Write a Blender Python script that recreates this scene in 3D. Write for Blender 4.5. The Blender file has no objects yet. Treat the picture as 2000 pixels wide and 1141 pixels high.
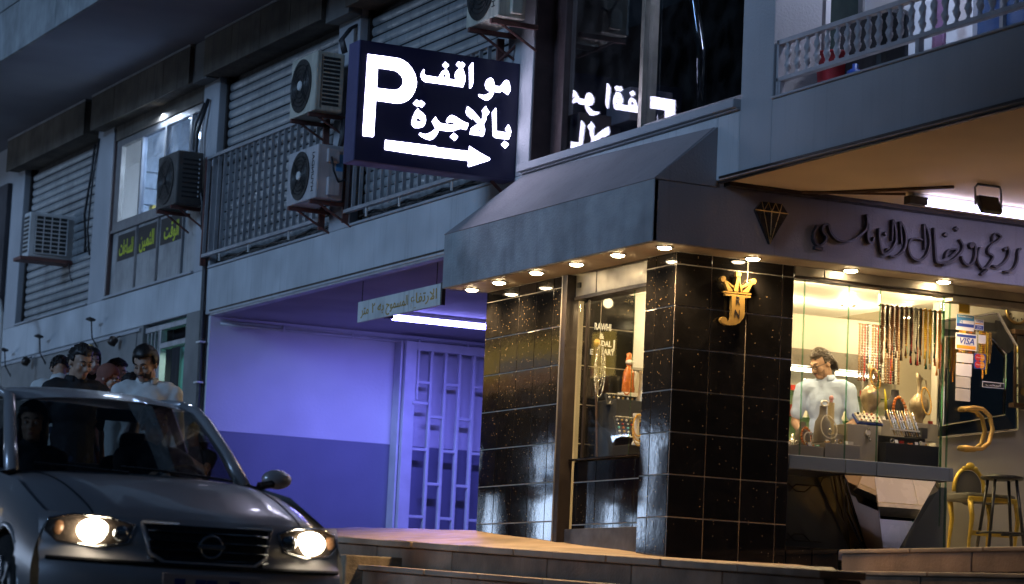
import bpy, bmesh, math, random
from mathutils import Vector, Matrix, Euler

# ------------------------------------------------------------------ camera, world, sun, exposure
# World axes: X = into the building, Y = up the street, Z = up, metres, origin at the photographer's eye.
sc = bpy.context.scene
COL = sc.collection
PI = math.pi
sc.render.engine = 'CYCLES'
sc.cycles.use_denoising = True
sc.cycles.max_bounces = 5; sc.cycles.diffuse_bounces = 2; sc.cycles.glossy_bounces = 3
sc.cycles.transparent_max_bounces = 12
sc.cycles.sample_clamp_indirect = 4.0
sc.cycles.blur_glossy = 0.5
sc.cycles.caustics_reflective = False
sc.cycles.caustics_refractive = False

def make_camera():
    yaw, pitch, roll = .457993, .129654, .0461348
    cy, sy, cp, sp = math.cos(yaw), math.sin(yaw), math.cos(pitch), math.sin(pitch)
    fw = Vector((sy*cp, cy*cp, sp)); r0 = Vector((cy, -sy, 0)); u0 = r0.cross(fw)
    c, s = math.cos(roll), math.sin(roll)
    r = c*r0 + s*u0; u = -s*r0 + c*u0
    cam = bpy.data.cameras.new('camera'); o = bpy.data.objects.new('camera', cam); COL.objects.link(o)
    o.matrix_world = Matrix(((r.x, u.x, -fw.x, 0), (r.y, u.y, -fw.y, 0), (r.z, u.z, -fw.z, 0), (0, 0, 0, 1)))
    cam.sensor_fit = 'HORIZONTAL'; cam.sensor_width = 36.0; cam.lens = 36.0*5223.98/2000.0
    cam.clip_start = .1; cam.clip_end = 600
    cam.dof.use_dof = True; cam.dof.focus_distance = 21.0; cam.dof.aperture_fstop = 2.8
    sc.camera = o
make_camera()

SUN_EL, SUN_AZ = math.radians(17), math.radians(255)     # azimuth of the light source, clockwise from +Y
wd = bpy.data.worlds.new('World'); sc.world = wd; wd.use_nodes = True
nt = wd.node_tree
bg = nt.nodes['Background']
sky = nt.nodes.new('ShaderNodeTexSky'); sky.sky_type = 'NISHITA'; sky.sun_disc = False
sky.sun_elevation = SUN_EL; sky.sun_rotation = SUN_AZ
sky.air_density = 1.0; sky.dust_density = .0; sky.ozone_density = 6.0
nt.links.new(sky.outputs[0], bg.inputs[0]); bg.inputs[1].default_value = .0065
sl = bpy.data.lights.new('night_sun', 'SUN'); sl.energy = 1.18; sl.angle = math.radians(14); sl.color = (.36, .60, 1.0)
so = bpy.data.objects.new('night_sun', sl); COL.objects.link(so)
src = Vector((math.sin(SUN_AZ)*math.cos(SUN_EL), math.cos(SUN_AZ)*math.cos(SUN_EL), math.sin(SUN_EL)))
so.rotation_euler = src.to_track_quat('Z', 'Y').to_euler(); so.location = src*40
vs = sc.view_settings
vs.view_transform = 'Standard'; vs.look = 'None'; vs.gamma = 1; vs.exposure = 0; vs.use_curve_mapping = False

# ------------------------------------------------------------------ helpers
RND = random.Random(11)
ORG = {}

class MB:
    def __init__(s): s.v = []; s.f = []
    def add(s, vs, fs):
        n = len(s.v); s.v += [tuple(p) for p in vs]; s.f += [tuple(i+n for i in f) for f in fs]; return s
    def box(s, x0, x1, y0, y1, z0, z1):
        return s.add([(x0,y0,z0),(x1,y0,z0),(x1,y1,z0),(x0,y1,z0),(x0,y0,z1),(x1,y0,z1),(x1,y1,z1),(x0,y1,z1)],
                     [(0,3,2,1),(4,5,6,7),(0,1,5,4),(1,2,6,5),(2,3,7,6),(3,0,4,7)])
    def obox(s, c, size, rot=(0,0,0)):
        m = Euler(rot).to_matrix(); c = Vector(c); h = Vector(size)/2
        vs = [c + m @ Vector((i*h.x, j*h.y, k*h.z)) for i,j,k in ((-1,-1,-1),(1,-1,-1),(1,1,-1),(-1,1,-1),(-1,-1,1),(1,-1,1),(1,1,1),(-1,1,1))]
        return s.add(vs, [(0,3,2,1),(4,5,6,7),(0,1,5,4),(1,2,6,5),(2,3,7,6),(3,0,4,7)])
    def poly(s, pts): return s.add(pts, [tuple(range(len(pts)))])
    def slab(s, pts, d):
        n = len(pts); d = Vector(d); a = [Vector(p) for p in pts]; b = [p+d for p in a]
        return s.add(a+b, [tuple(range(n)), tuple(range(2*n-1, n-1, -1))] + [(i, n+i, n+(i+1) % n, (i+1) % n) for i in range(n)])
    def tube(s, path, r, n=8, cap=True):
        P = [Vector(p) for p in path]; m = len(P)
        rr = r if isinstance(r, (list, tuple)) else [r]*m
        t0 = (P[1]-P[0]).normalized(); up = Vector((0,0,1)) if abs(t0.z) < .9 else Vector((1,0,0))
        nx = t0.cross(up).normalized(); vs = []
        for i in range(m):
            t = ((P[min(i+1,m-1)]-P[max(i-1,0)])).normalized()
            nx = (nx - t*nx.dot(t)).normalized(); ny = t.cross(nx)
            vs += [P[i] + rr[i]*(math.cos(2*PI*k/n)*nx + math.sin(2*PI*k/n)*ny) for k in range(n)]
        fs = [(i*n+k, i*n+(k+1) % n, (i+1)*n+(k+1) % n, (i+1)*n+k) for i in range(m-1) for k in range(n)]
        if cap: fs += [tuple(range(n-1,-1,-1)), tuple(range((m-1)*n, m*n))]
        return s.add(vs, fs)
    def lathe(s, prof, c=(0,0,0), n=20, rot=(0,0,0), sx=1, sy=1):
        m = Euler(rot).to_matrix(); c = Vector(c); vs = []
        for r, z in prof: vs += [c + m @ Vector((r*sx*math.cos(2*PI*k/n), r*sy*math.sin(2*PI*k/n), z)) for k in range(n)]
        L = len(prof)
        fs = [(i*n+k, i*n+(k+1) % n, (i+1)*n+(k+1) % n, (i+1)*n+k) for i in range(L-1) for k in range(n)]
        fs += [tuple(range(n-1,-1,-1)), tuple(range((L-1)*n, L*n))]
        return s.add(vs, fs)
    def ball(s, c, r, nu=10, nv=7, rot=(0,0,0)):
        r = r if isinstance(r, (tuple, list)) else (r,r,r); m = Euler(rot).to_matrix(); c = Vector(c)
        vs = [c + m @ Vector((0,0,-r[2]))]
        for j in range(1, nv):
            a = -PI/2 + PI*j/nv
            vs += [c + m @ Vector((r[0]*math.cos(a)*math.cos(2*PI*k/nu), r[1]*math.cos(a)*math.sin(2*PI*k/nu), r[2]*math.sin(a))) for k in range(nu)]
        vs.append(c + m @ Vector((0,0,r[2]))); T = len(vs)-1
        fs = [(0, 1+(k+1) % nu, 1+k) for k in range(nu)] + [(T, T-nu+k, T-nu+(k+1) % nu) for k in range(nu)]
        fs += [(1+j*nu+k, 1+j*nu+(k+1) % nu, 1+(j+1)*nu+(k+1) % nu, 1+(j+1)*nu+k) for j in range(nv-2) for k in range(nu)]
        return s.add(vs, fs)
    def grid(s, fn, nu, nv):
        vs = [fn(i/nu, j/nv) for j in range(nv+1) for i in range(nu+1)]
        return s.add(vs, [(j*(nu+1)+i, j*(nu+1)+i+1, (j+1)*(nu+1)+i+1, (j+1)*(nu+1)+i) for j in range(nv) for i in range(nu)])

def tag(o, label=None, cat=None, group=None, kind=None):
    if label: o['label'] = label
    if cat: o['category'] = cat
    if group: o['group'] = group
    if kind: o['kind'] = kind
    return o
def finish(o, smooth=False, bev=0, solid=0, sub=0):
    if smooth:
        for p in o.data.polygons: p.use_smooth = True
    if solid:
        m = o.modifiers.new('solid', 'SOLIDIFY'); m.thickness = solid; m.offset = 0
    if bev:
        m = o.modifiers.new('bevel', 'BEVEL'); m.width = bev; m.segments = 2; m.limit_method = 'ANGLE'; m.angle_limit = .6
    if sub:
        m = o.modifiers.new('sub', 'SUBSURF'); m.levels = sub; m.render_levels = sub
    return o
def build(name, mb, mat, parent=None, smooth=False, bev=0, solid=0, sub=0, org=None):
    me = bpy.data.meshes.new(name)
    if parent is not None: off = ORG.get(parent, Vector())
    else:
        if org is None:
            xs = [p[0] for p in mb.v]; ys = [p[1] for p in mb.v]; zs = [p[2] for p in mb.v]
            org = ((min(xs)+max(xs))/2, (min(ys)+max(ys))/2, min(zs))
        off = Vector(org)
    me.from_pydata([(p[0]-off.x, p[1]-off.y, p[2]-off.z) for p in mb.v], [], mb.f); me.update()
    bm = bmesh.new(); bm.from_mesh(me); bmesh.ops.recalc_face_normals(bm, faces=bm.faces); bm.to_mesh(me); bm.free()
    for m in (mat if isinstance(mat, (list, tuple)) else [mat]): me.materials.append(m)
    o = bpy.data.objects.new(name, me); COL.objects.link(o)
    if parent is not None:
        o.parent = parent; ORG[o] = off
    else:
        o.location = off; ORG[o] = off
    return finish(o, smooth, bev, solid, sub)
def thing(name, label, cat, loc=(0,0,0), group=None, rot=None, parent=None):
    """An Empty at the thing's base. Without rot, parts are given in world coordinates; with rot, in the thing's own."""
    o = bpy.data.objects.new(name, None); COL.objects.link(o); o.location = loc; o.empty_display_size = .1
    ORG[o] = Vector(loc) if rot is None else Vector()
    if rot is not None: o.rotation_euler = rot
    return tag(o, label, cat, group)
def solo(name, label, cat, mb, mat, group=None, **k):
    return tag(build(name, mb, mat, **k), label, cat, group)
def struct(name, mb, mat, **k):
    return tag(build(name, mb, mat, **k), kind='structure')
def dup(o, parent=None, loc=None):
    c = o.copy(); COL.objects.link(c); c.parent = parent
    if loc is not None: c.location = loc
    ORG[c] = ORG.get(o, Vector())
    return c
def duptree(o, loc, rot=None):
    r = dup(o, None, loc)
    if rot is not None: r.rotation_euler = rot
    for ch in list(o.children):
        c = dup(ch, r)
        for g in list(ch.children): dup(g, c)
    return r
def curve_mesh(name, contours, depth, mat, parent=None, mapf=None):
    """Flat shapes with holes (closed contours in 2D) extruded by depth; mapf takes (u, v, w) to a world point."""
    cu = bpy.data.curves.new(name, 'CURVE'); cu.dimensions = '2D'; cu.fill_mode = 'BOTH'; cu.extrude = depth/2
    for c in contours:
        sp = cu.splines.new('POLY'); sp.points.add(len(c)-1)
        for p, q in zip(sp.points, c): p.co = (q[0], q[1], 0, 1)
        sp.use_cyclic_u = True
    return from_curve(name, cu, mat, parent, mapf)
def from_curve(name, cu, mat, parent, mapf):
    t = bpy.data.objects.new(name, cu); COL.objects.link(t); bpy.context.view_layer.update()
    me = bpy.data.meshes.new_from_object(t.evaluated_get(bpy.context.evaluated_depsgraph_get()))
    bpy.data.objects.remove(t)
    mb = MB(); mb.v = [tuple(mapf(*v.co)) for v in me.vertices]; mb.f = [tuple(p.vertices) for p in me.polygons]
    return build(name, mb, mat, parent)
def text_mesh(name, body, size, mat, mapf, parent=None, depth=.002, align='CENTER', xs=1.0, shear=0, bold=0, space=1.0, width=None):
    cu = bpy.data.curves.new(name, 'FONT'); cu.body = body; cu.size = size; cu.align_x = align; cu.align_y = 'CENTER'
    cu.extrude = depth/2; cu.shear = shear; cu.offset = bold; cu.space_character = space; cu.resolution_u = 3
    t = bpy.data.objects.new(name, cu); COL.objects.link(t); bpy.context.view_layer.update()
    me = bpy.data.meshes.new_from_object(t.evaluated_get(bpy.context.evaluated_depsgraph_get()))
    bpy.data.objects.remove(t)
    if width and len(me.vertices):
        ux = [v.co.x for v in me.vertices]; xs = width/(max(ux)-min(ux)); 
    mb = MB(); mb.v = [tuple(mapf(v.co.x*xs, v.co.y, v.co.z)) for v in me.vertices]; mb.f = [tuple(p.vertices) for p in me.polygons]
    return build(name, mb, mat, parent)
def onY(x, y, z): return lambda u, v, w: (x+u, y-w, z+v)          # text on a wall facing the camera (-Y)
def onX(x, y, z): return lambda u, v, w: (x-w, y-u, z+v)          # text on a wall facing the street (-X)

def lamp(kind, name, loc, energy, col, parent=None, size=.1, rot=None, blend=.6, spot=1.6, size_y=None):
    l = bpy.data.lights.new(name, kind); l.energy = energy; l.color = col
    if kind == 'AREA':
        l.size = size
        if size_y: l.shape = 'RECTANGLE'; l.size_y = size_y
    else: l.shadow_soft_size = size
    if kind == 'SPOT': l.spot_size = spot; l.spot_blend = blend
    o = bpy.data.objects.new(name, l); COL.objects.link(o); o.location = Vector(loc) - (ORG.get(parent, Vector()) if parent else Vector())
    if parent: o.parent = parent
    if rot: o.rotation_euler = rot
    return o

# ------------------------------------------------------------------ materials
MAT = {}
def mk(name, col, rough=.6, metal=0, var=.12, scale=3, bump=0, bscale=40, emit=None, estr=0, coat=0, streak=0, dirt=0, objrand=0, spec=.5, alpha=1, local=False, speck=0, sheen=0, trans=0):
    m = bpy.data.materials.new(name); m.use_nodes = True; n = m.node_tree.nodes; L = m.node_tree.links
    b = n['Principled BSDF']; b.inputs['Roughness'].default_value = rough; b.inputs['Metallic'].default_value = metal
    b.inputs['Specular IOR Level'].default_value = spec; b.inputs['Coat Weight'].default_value = coat; b.inputs['Coat Roughness'].default_value = .05
    if sheen: b.inputs['Sheen Weight'].default_value = sheen
    if trans: b.inputs['Transmission Weight'].default_value = trans
    if local: pos = n.new('ShaderNodeTexCoord').outputs['Object']
    else: pos = n.new('ShaderNodeNewGeometry').outputs['Position']
    def noise(sc_, det=2, vec=None, rough_=.55):
        t = n.new('ShaderNodeTexNoise'); t.inputs['Scale'].default_value = sc_; t.inputs['Detail'].default_value = det; t.inputs['Roughness'].default_value = rough_
        L.new(vec or pos, t.inputs['Vector']); return t.outputs['Fac']
    def ramp(fac, a, b_, c0=0, c1=1):
        r = n.new('ShaderNodeMapRange'); r.inputs[1].default_value = a; r.inputs[2].default_value = b_; r.inputs[3].default_value = c0; r.inputs[4].default_value = c1
        L.new(fac, r.inputs[0]); return r.outputs[0]
    def mul(colsock, facsock):
        x = n.new('ShaderNodeMix'); x.data_type = 'RGBA'; x.blend_type = 'MULTIPLY'; x.inputs[0].default_value = 1
        L.new(colsock, x.inputs[6]); cc = n.new('ShaderNodeCombineColor')
        for i in range(3): L.new(facsock, cc.inputs[i])
        L.new(cc.outputs[0], x.inputs[7]); return x.outputs[2]
    rgb = n.new('ShaderNodeRGB'); rgb.outputs[0].default_value = (*col, 1); cs = rgb.outputs[0]
    if var: cs = mul(cs, ramp(noise(scale), .3, .7, 1-var, 1+var))
    if streak:
        mp = n.new('ShaderNodeMapping'); mp.inputs['Scale'].default_value = (13, 13, .5); L.new(pos, mp.inputs[0])
        s = noise(1.6, 3, mp.outputs[0], .7); cs = mul(cs, ramp(s, .54, .72, 1, 1-streak))
    if dirt:
        cs = mul(cs, ramp(noise(scale*.35, 3, None, .72), .48, .75, 1, 1-dirt))
    if objrand:
        oi = n.new('ShaderNodeObjectInfo'); cs = mul(cs, ramp(oi.outputs['Random'], 0, 1, 1-objrand, 1+objrand))
    if speck:   # pale brown flecks in the base colour of polished stone
        v = n.new('ShaderNodeTexVoronoi'); v.inputs['Scale'].default_value = 34; L.new(pos, v.inputs['Vector'])
        sep = n.new('ShaderNodeSeparateColor'); L.new(v.outputs['Color'], sep.inputs[0])
        a = ramp(v.outputs['Distance'], .15, .09); g_ = ramp(sep.outputs[0], .70, .76)
        mm = n.new('ShaderNodeMath'); mm.operation = 'MULTIPLY'; L.new(a, mm.inputs[0]); L.new(g_, mm.inputs[1])
        x = n.new('ShaderNodeMix'); x.data_type = 'RGBA'; L.new(mm.outputs[0], x.inputs[0]); L.new(cs, x.inputs[6]); x.inputs[7].default_value = (.36, .25, .13, 1); cs = x.outputs[2]
    L.new(cs, b.inputs['Base Color'])
    if var and rough > .12:
        L.new(ramp(noise(scale*2.3), .3, .7, max(.02, rough-.1), min(1, rough+.1)), b.inputs['Roughness'])
    if bump:
        bp = n.new('ShaderNodeBump'); bp.inputs['Strength'].default_value = bump; bp.inputs['Distance'].default_value = .01
        L.new(noise(bscale, 2), bp.inputs['Height']); L.new(bp.outputs[0], b.inputs['Normal'])
    if emit:
        b.inputs['Emission Color'].default_value = (*emit, 1); b.inputs['Emission Strength'].default_value = estr
    MAT[name] = m; return m
def mk_glass(name, tint=(1,1,1), f0=.06, rough=0, dirt=0):
    m = bpy.data.materials.new(name); m.use_nodes = True; n = m.node_tree.nodes; L = m.node_tree.links
    for x in list(n): n.remove(x)
    out = n.new('ShaderNodeOutputMaterial'); tr = n.new('ShaderNodeBsdfTransparent'); tr.inputs[0].default_value = (*tint, 1)
    gl = n.new('ShaderNodeBsdfGlossy'); gl.inputs['Roughness'].default_value = rough
    lw = n.new('ShaderNodeLayerWeight'); lw.inputs[0].default_value = .5
    p = n.new('ShaderNodeMath'); p.operation = 'POWER'; L.new(lw.outputs['Facing'], p.inputs[0]); p.inputs[1].default_value = 5
    q = n.new('ShaderNodeMath'); q.operation = 'MULTIPLY_ADD'; L.new(p.outputs[0], q.inputs[0]); q.inputs[1].default_value = 1-f0; q.inputs[2].default_value = f0
    mx = n.new('ShaderNodeMixShader'); L.new(q.outputs[0], mx.inputs[0]); L.new(tr.outputs[0], mx.inputs[1]); L.new(gl.outputs[0], mx.inputs[2])
    last = mx.outputs[0]
    if dirt:
        g = n.new('ShaderNodeNewGeometry'); t = n.new('ShaderNodeTexNoise'); t.inputs['Scale'].default_value = 5; t.inputs['Detail'].default_value = 3
        L.new(g.outputs['Position'], t.inputs['Vector']); r = n.new('ShaderNodeMapRange'); r.inputs[1].default_value = .4; r.inputs[2].default_value = .8; r.inputs[4].default_value = dirt
        L.new(t.outputs[0], r.inputs[0]); d = n.new('ShaderNodeBsdfDiffuse'); d.inputs[0].default_value = (.55, .55, .55, 1)
        m2 = n.new('ShaderNodeMixShader'); L.new(r.outputs[0], m2.inputs[0]); L.new(last, m2.inputs[1]); L.new(d.outputs[0], m2.inputs[2]); last = m2.outputs[0]
    L.new(last, out.inputs[0]); MAT[name] = m; return m
def glow(name, col, s): return mk(name, (.8,.8,.8), .5, var=0, emit=col, estr=s)

mk('render_wall', (.42,.42,.44), .85, var=.10, scale=1.2, bump=.35, bscale=55, streak=.07, dirt=.22)
mk('beam_wall', (.54,.55,.57), .85, var=.12, scale=1.6, bump=.35, bscale=55, streak=.20, dirt=.30)
mk('awning_concrete', (.32,.34,.35), .85, var=.18, scale=3.2, bump=.7, bscale=60, streak=.16, dirt=.5)
mk('soffit_paint', (.31,.31,.36), .9, var=.1, scale=.8, bump=.15, bscale=30, dirt=.2)
mk('porch_ceiling', (.82,.66,.44), .8, var=.10, scale=.9, bump=.12, bscale=25, dirt=.18)
mk('box_stone', (.15,.125,.10), .9, var=.25, scale=2.5, bump=.4, bscale=40, streak=.5, dirt=.5, objrand=.12)
mk('shutter_metal', (.36,.37,.38), .5, .35, var=.12, scale=4, streak=.4, dirt=.35, objrand=.10)
mk('rail_paint', (.40,.40,.42), .5, .3, var=.15, scale=6, dirt=.3)
mk('rust_paint', (.16,.07,.06), .6, .2, var=.2, scale=8, dirt=.3)
mk('black_granite', (.008,.0075,.0075), .07, 0, var=.3, scale=9, bump=.02, bscale=18, objrand=.2, speck=1, spec=.5)
mk('grout', (.55,.47,.38), .9, var=.15, scale=14)
mk('alu', (.38,.34,.28), .4, .7, var=.15, scale=6, dirt=.25)
mk('dark_alu', (.05,.04,.035), .4, .6, var=.15, scale=6)
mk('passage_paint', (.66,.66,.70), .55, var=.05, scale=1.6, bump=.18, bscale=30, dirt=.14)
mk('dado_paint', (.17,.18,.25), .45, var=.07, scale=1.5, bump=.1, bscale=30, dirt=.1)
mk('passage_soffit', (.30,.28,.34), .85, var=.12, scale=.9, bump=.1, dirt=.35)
mk('gate_paint', (.60,.60,.64), .45, .1, var=.07, scale=5, dirt=.1)
mk('asphalt', (.05,.05,.052), .8, var=.2, scale=3, bump=.4, bscale=80)
mk('limestone', (.34,.25,.17), .55, var=.16, scale=2.6, bump=.25, bscale=45, dirt=.6, streak=.0, objrand=.14)
mk('limestone_step', (.25,.165,.105), .6, var=.28, scale=3.2, bump=.5, bscale=45, dirt=.65, streak=.12, objrand=.2)
mk('stone_clad', (.19,.185,.18), .7, var=.12, scale=2.2, bump=.3, bscale=45, dirt=.25, objrand=.12)
mk('floor_tile', (.72,.62,.48), .25, var=.08, scale=3, objrand=.05)
mk('rubble', (.20,.16,.11), .95, var=.35, scale=7, bump=1, bscale=30, dirt=.5)
mk('black_plastic', (.02,.02,.022), .45, var=.2, scale=9)
mk('black_cable', (.018,.018,.022), .5, var=.2, scale=9)
mk('chrome', (.75,.75,.77), .12, 1, var=0)
mk('gold', (.40,.25,.06), .5, .5, var=.1, scale=20)
mk('brass', (.62,.43,.18), .35, 1, var=.18, scale=14)
mk('mirror', (.86,.86,.86), .015, 1, var=0)
mk('mirror_dark', (.16,.17,.19), .03, 1, var=0)
mk('white_plastic', (.72,.72,.70), .4, var=.06, scale=5, dirt=.12)
mk('ac_cream', (.56,.53,.44), .45, var=.1, scale=5, dirt=.45, streak=.35)
mk('ac_lilac', (.50,.47,.48), .5, var=.1, scale=5, dirt=.45, streak=.3)
mk('ac_dark', (.09,.085,.08), .5, var=.2, scale=5, dirt=.3)
mk('ac_white', (.66,.66,.66), .45, var=.08, scale=5, dirt=.2)
mk('fan_black', (.022,.022,.022), .5, var=.2, scale=9)
mk('sign_blue', (.010,.011,.055), .35, var=0)
mk('sign_side', (.10,.09,.20), .5, var=.12, scale=3, dirt=.2)
mk('wood_dark', (.09,.05,.028), .45, var=.3, scale=9)
mk('paper', (.80,.79,.76), .7, var=.05, scale=8)
mk('paper_yellow', (.80,.52,.06), .6, var=.05)
mk('red_ink', (.62,.035,.03), .5, var=0)
mk('orange_ink', (.85,.38,.03), .5, var=0)
mk('blue_ink', (.03,.07,.34), .5, var=0)
mk('sky_ink', (.08,.30,.62), .5, var=0)
mk('black_ink', (.012,.012,.014), .5, var=0)
mk('lime_ink', (.55,.62,.03), .6, var=.1, scale=12)
mk('ochre_ink', (.42,.27,.05), .8, var=.25, scale=10)
mk('board_paint', (.62,.64,.62), .7, var=.12, scale=3, dirt=.4, streak=.3)
mk_glass('glass', (.97,.985,.97), .07)
mk_glass('glass_dark', (.82,.84,.86), .09, .012, dirt=.02)
mk_glass('glass_edge', (.55,.80,.66), .12)
mk_glass('glass_car', (.52,.54,.54), .08)
glow('tube_violet', (.27,.26,1.0), 34)
glow('tube_porch', (.60,.58,1.0), 9)
glow('tube_cool', (.72,.84,1.0), 22)
glow('letter_light', (.76,.74,1.0), 12)
glow('lamp_warm', (1.0,.78,.46), 90)
glow('lamp_shop', (1.0,.86,.62), 14)
glow('headlight_glow', (1.0,.86,.62), 30)
# ------------------------------------------------------------------ ground, sidewalk, steps
def zs(y): return -.1 + .05*(y-15)                         # the street climbs away from the camera
mb = MB(); ys = [-90, -30, 55, 60, 150]; zz = [zs(-30), zs(-30), zs(55), zs(57), zs(57)]
mb.add([(x, y, z) for y, z in zip(ys, zz) for x in (-90, 90)], [(2*i, 2*i+1, 2*i+3, 2*i+2) for i in range(4)])
struct('street', mb, MAT['asphalt'])

def lerp_t(t, y):
    for (a, za), (b, zb) in zip(t, t[1:]):
        if y <= b: return za + (zb-za)*(y-a)/(b-a)
    return t[-1][1]
WALLT = [(11, .50), (15, .565), (16.57, .644), (17.57, .720), (18.28, .774), (19.6, .878), (22.0, .945)]
def zkerb(y): return .484 + (y-13.03)*.0406
def zside(x, y):
    k, w = zkerb(y), lerp_t(WALLT, y)
    return k + (w-k)*min(1, (x-8.52)/(9.435-8.52))
walk = MB()
ysamp = [13.05+i*.3 for i in range(31)]
def walkpt(u, v):
    y = 13.05 + v*9.0; x0 = 8.56
    if y > 21.2: x0 += .5*((y-21.2)/.85)**2                 # rounded far corner
    x1 = min(10.52, 8.60+(y-13.03)*.60); x = x0 + u*(max(x1, x0+.05)-x0); return (x, y, zside(x, y) + .004*math.sin(y*5+x*3))
walk.grid(walkpt, 12, 34)
n0 = len(walk.v)
side = struct('sidewalk', walk, MAT['limestone'], solid=.03); side.modifiers['solid'].thickness = .25; side.modifiers['solid'].offset = -1
# kerb: two courses of stone, each stone a piece
def stone(parent, name, x0, x1, y0, y1, zf, dz0, dz1, mat, bev=.008):
    m = MB(); j = .007; seg = 3; vs = []
    for i in range(seg+1):
        y = y0+j + (y1-y0-2*j)*i/seg
        for (x, d) in ((x0, dz0), (x1, dz0), (x1, dz1), (x0, dz1)): vs.append((x, y, zf(y)+d))
    fs = [(0,1,2,3), tuple(4*seg+k for k in (3,2,1,0))]
    for i in range(seg):
        for k in range(4): fs.append((4*i+k, 4*i+4+k, 4*i+4+(k+1) % 4, 4*i+(k+1) % 4))
    m.add(vs, fs); return build(name, m, mat, parent, bev=bev)
cuts = [13.03, 13.95, 14.9, 15.62, 16.38, 17.0, 17.9, 18.75, 19.4, 20.3, 21.0]
for a, b in zip(cuts, cuts[1:]):
    k = RND.uniform(-.006, .006)
    stone(side, 'kerb_nosing', 8.48+k, 8.80, a, b, lambda y: zkerb(y)+RND.uniform(-.001,.001), -.045, .003, MAT['limestone'])
for a, b in zip([13.05, 14.2, 15.35, 16.55, 18.1, 19.5], [14.2, 15.35, 16.55, 18.1, 19.5, 20.9]):
    stone(side, 'riser_stone', 8.525, 8.78, a, b, zkerb, -.20, -.047, MAT['limestone_step'])
steps = struct('steps', MB().box(8.60, 9.4, 12.0, 20.6, -.3, .36), MAT['limestone_step'])
cuts2 = [11.5, 12.9, 14.0, 15.2, 15.9, 16.9, 17.8, 19.3]
def zlow(y): return .438 + (y-16.43)*.0355
for a, b in zip(cuts2, cuts2[1:]):
    stone(steps, 'step_nosing', 8.16+RND.uniform(-.006,.006), 8.60, a, b, zlow, -.04, 0, MAT['limestone'])
for a, b in zip([11.5, 13.1, 14.7, 16.0, 17.4], [13.1, 14.7, 16.0, 17.4, 19.2]):
    stone(steps, 'riser_stone', 8.20, 8.55, a, b, zlow, -.21, -.042, MAT['limestone_step'])
for a, b in zip([11.0, 12.8, 14.6, 16.4], [12.8, 14.6, 16.4, 18.9]):
    stone(steps, 'riser_stone', 7.86, 8.2, a, b, zlow, -.62, -.20, MAT['limestone_step'])
# shop steps on the right
for a, b in zip([11.0, 12.4, 13.6, 14.75, 15.6], [12.4, 13.6, 14.75, 15.6, 16.49]):
    stone(steps, 'step_nosing', 10.885+RND.uniform(-.003,.003), 11.2, a, b, lambda y: .772, -.03, 0, MAT['limestone'])
for a, b in zip([11.0, 13.0, 14.9], [13.0, 14.9, 16.49]):
    stone(steps, 'riser_stone', 10.905, 11.2, a, b, lambda y: .772, -.17, -.031, MAT['limestone_step'])
z2 = lambda y: .601 + (y-16.16)*.0113
for a, b in zip([11.0, 12.5, 13.7, 14.9], [12.5, 13.7, 14.9, 16.16]):
    stone(steps, 'step_nosing', 10.54, 10.90, a, b, z2, -.03, 0, MAT['limestone'])
for a, b in zip([11.0, 13.2, 15.0], [13.2, 15.0, 16.15]):
    stone(steps, 'riser_stone', 10.56, 10.90, a, b, z2, -.45, -.031, MAT['limestone_step'])
# porch floor: beige tiles (seen in the mirrored counter)
pf = struct('porch_floor', MB().box(11.2, 15.2, 11.0, 16.49, .60, .762), MAT['grout'])
tm = None
for i in range(10):
    for j in range(9):
        if tm is None:
            tm = build('floor_tile', MB().box(11.205, 11.593, 12.9, 13.288, .763, .771), MAT['floor_tile'], pf, bev=.003); t0 = Vector(tm.location)
        else: dup(tm, pf, t0 + Vector((i*.396, j*.396, 0)))
# rubble heap at the end of the kerb
rb = MB(); rr = random.Random(5)
for i in range(60):
    y = rr.uniform(18.9, 20.9); x = rr.uniform(7.9, 8.55); h = rr.uniform(0, .42)*(1-abs(y-19.9)/1.6)
    s_ = rr.uniform(.04, .13); rb.obox((x, y, zs(y)+.05+h), (s_*1.4, s_*1.2, s_), (rr.uniform(-.6,.6), rr.uniform(-.6,.6), rr.uniform(0,3)))
rb.box(8.05, 8.6, 19.0, 20.95, -.2, .60)
o = build('rubble_heap', rb, MAT['rubble'], bev=.012); tag(o, 'rough broken stone rubble at the end of the kerb', 'rubble', kind='stuff')

# ------------------------------------------------------------------ the apartment building
XM = 9.56
bld = thing('apartment_building', 'pale rendered apartment building with roller shutters over the street', 'building', (XM, 26, zs(26)))
W = MAT['render_wall']
def part(name, mat, *boxes, parent=bld, **k):
    m = MB()
    for b in boxes: m.box(*b)
    return build(name, m, mat, parent, **k)
part('spandrel_beam', MAT['beam_wall'], (XM, 9.95, 16.205, 26.74, 3.282, 3.775), (XM, 9.95, 15.9, 16.203, 3.308, 3.775), bev=.01)
part('beam_lip', MAT['rail_paint'], (XM+.012, XM+.10, 20.0, 26.6, 3.262, 3.281))
part('beam_drip', MAT['dark_alu'], (XM-.006, XM+.01, 19.7, 26.6, 3.305, 3.322))
part('beam_coping', W, (XM-.02, 9.95, 23.43, 26.70, 3.775, 3.80), (XM-.02, 9.95, 19.69, 22.89, 3.775, 3.80), bev=.006)
part('spandrel_wall', MAT['beam_wall'], (XM, 9.95, 26.742, 42, 3.34, 3.775), bev=.01)
part('sill_coping', W, (XM-.03, 9.95, 27.2, 30.30, 3.775, 3.805), (XM-.03, 9.95, 30.94, 34.0, 3.775, 3.80), bev=.006)
for y0, y1 in ((22.90, 23.42), (26.70, 27.19), (30.31, 30.93), (34.04, 34.60), (19.20, 19.68)):
    part('pier', W, (XM, 9.95, y0, y1, 3.775, 6.28), bev=.008)
part('wall_panel', W, (XM, 9.95, 15.48, 15.90, 3.308, 6.9), bev=.008)
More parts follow.
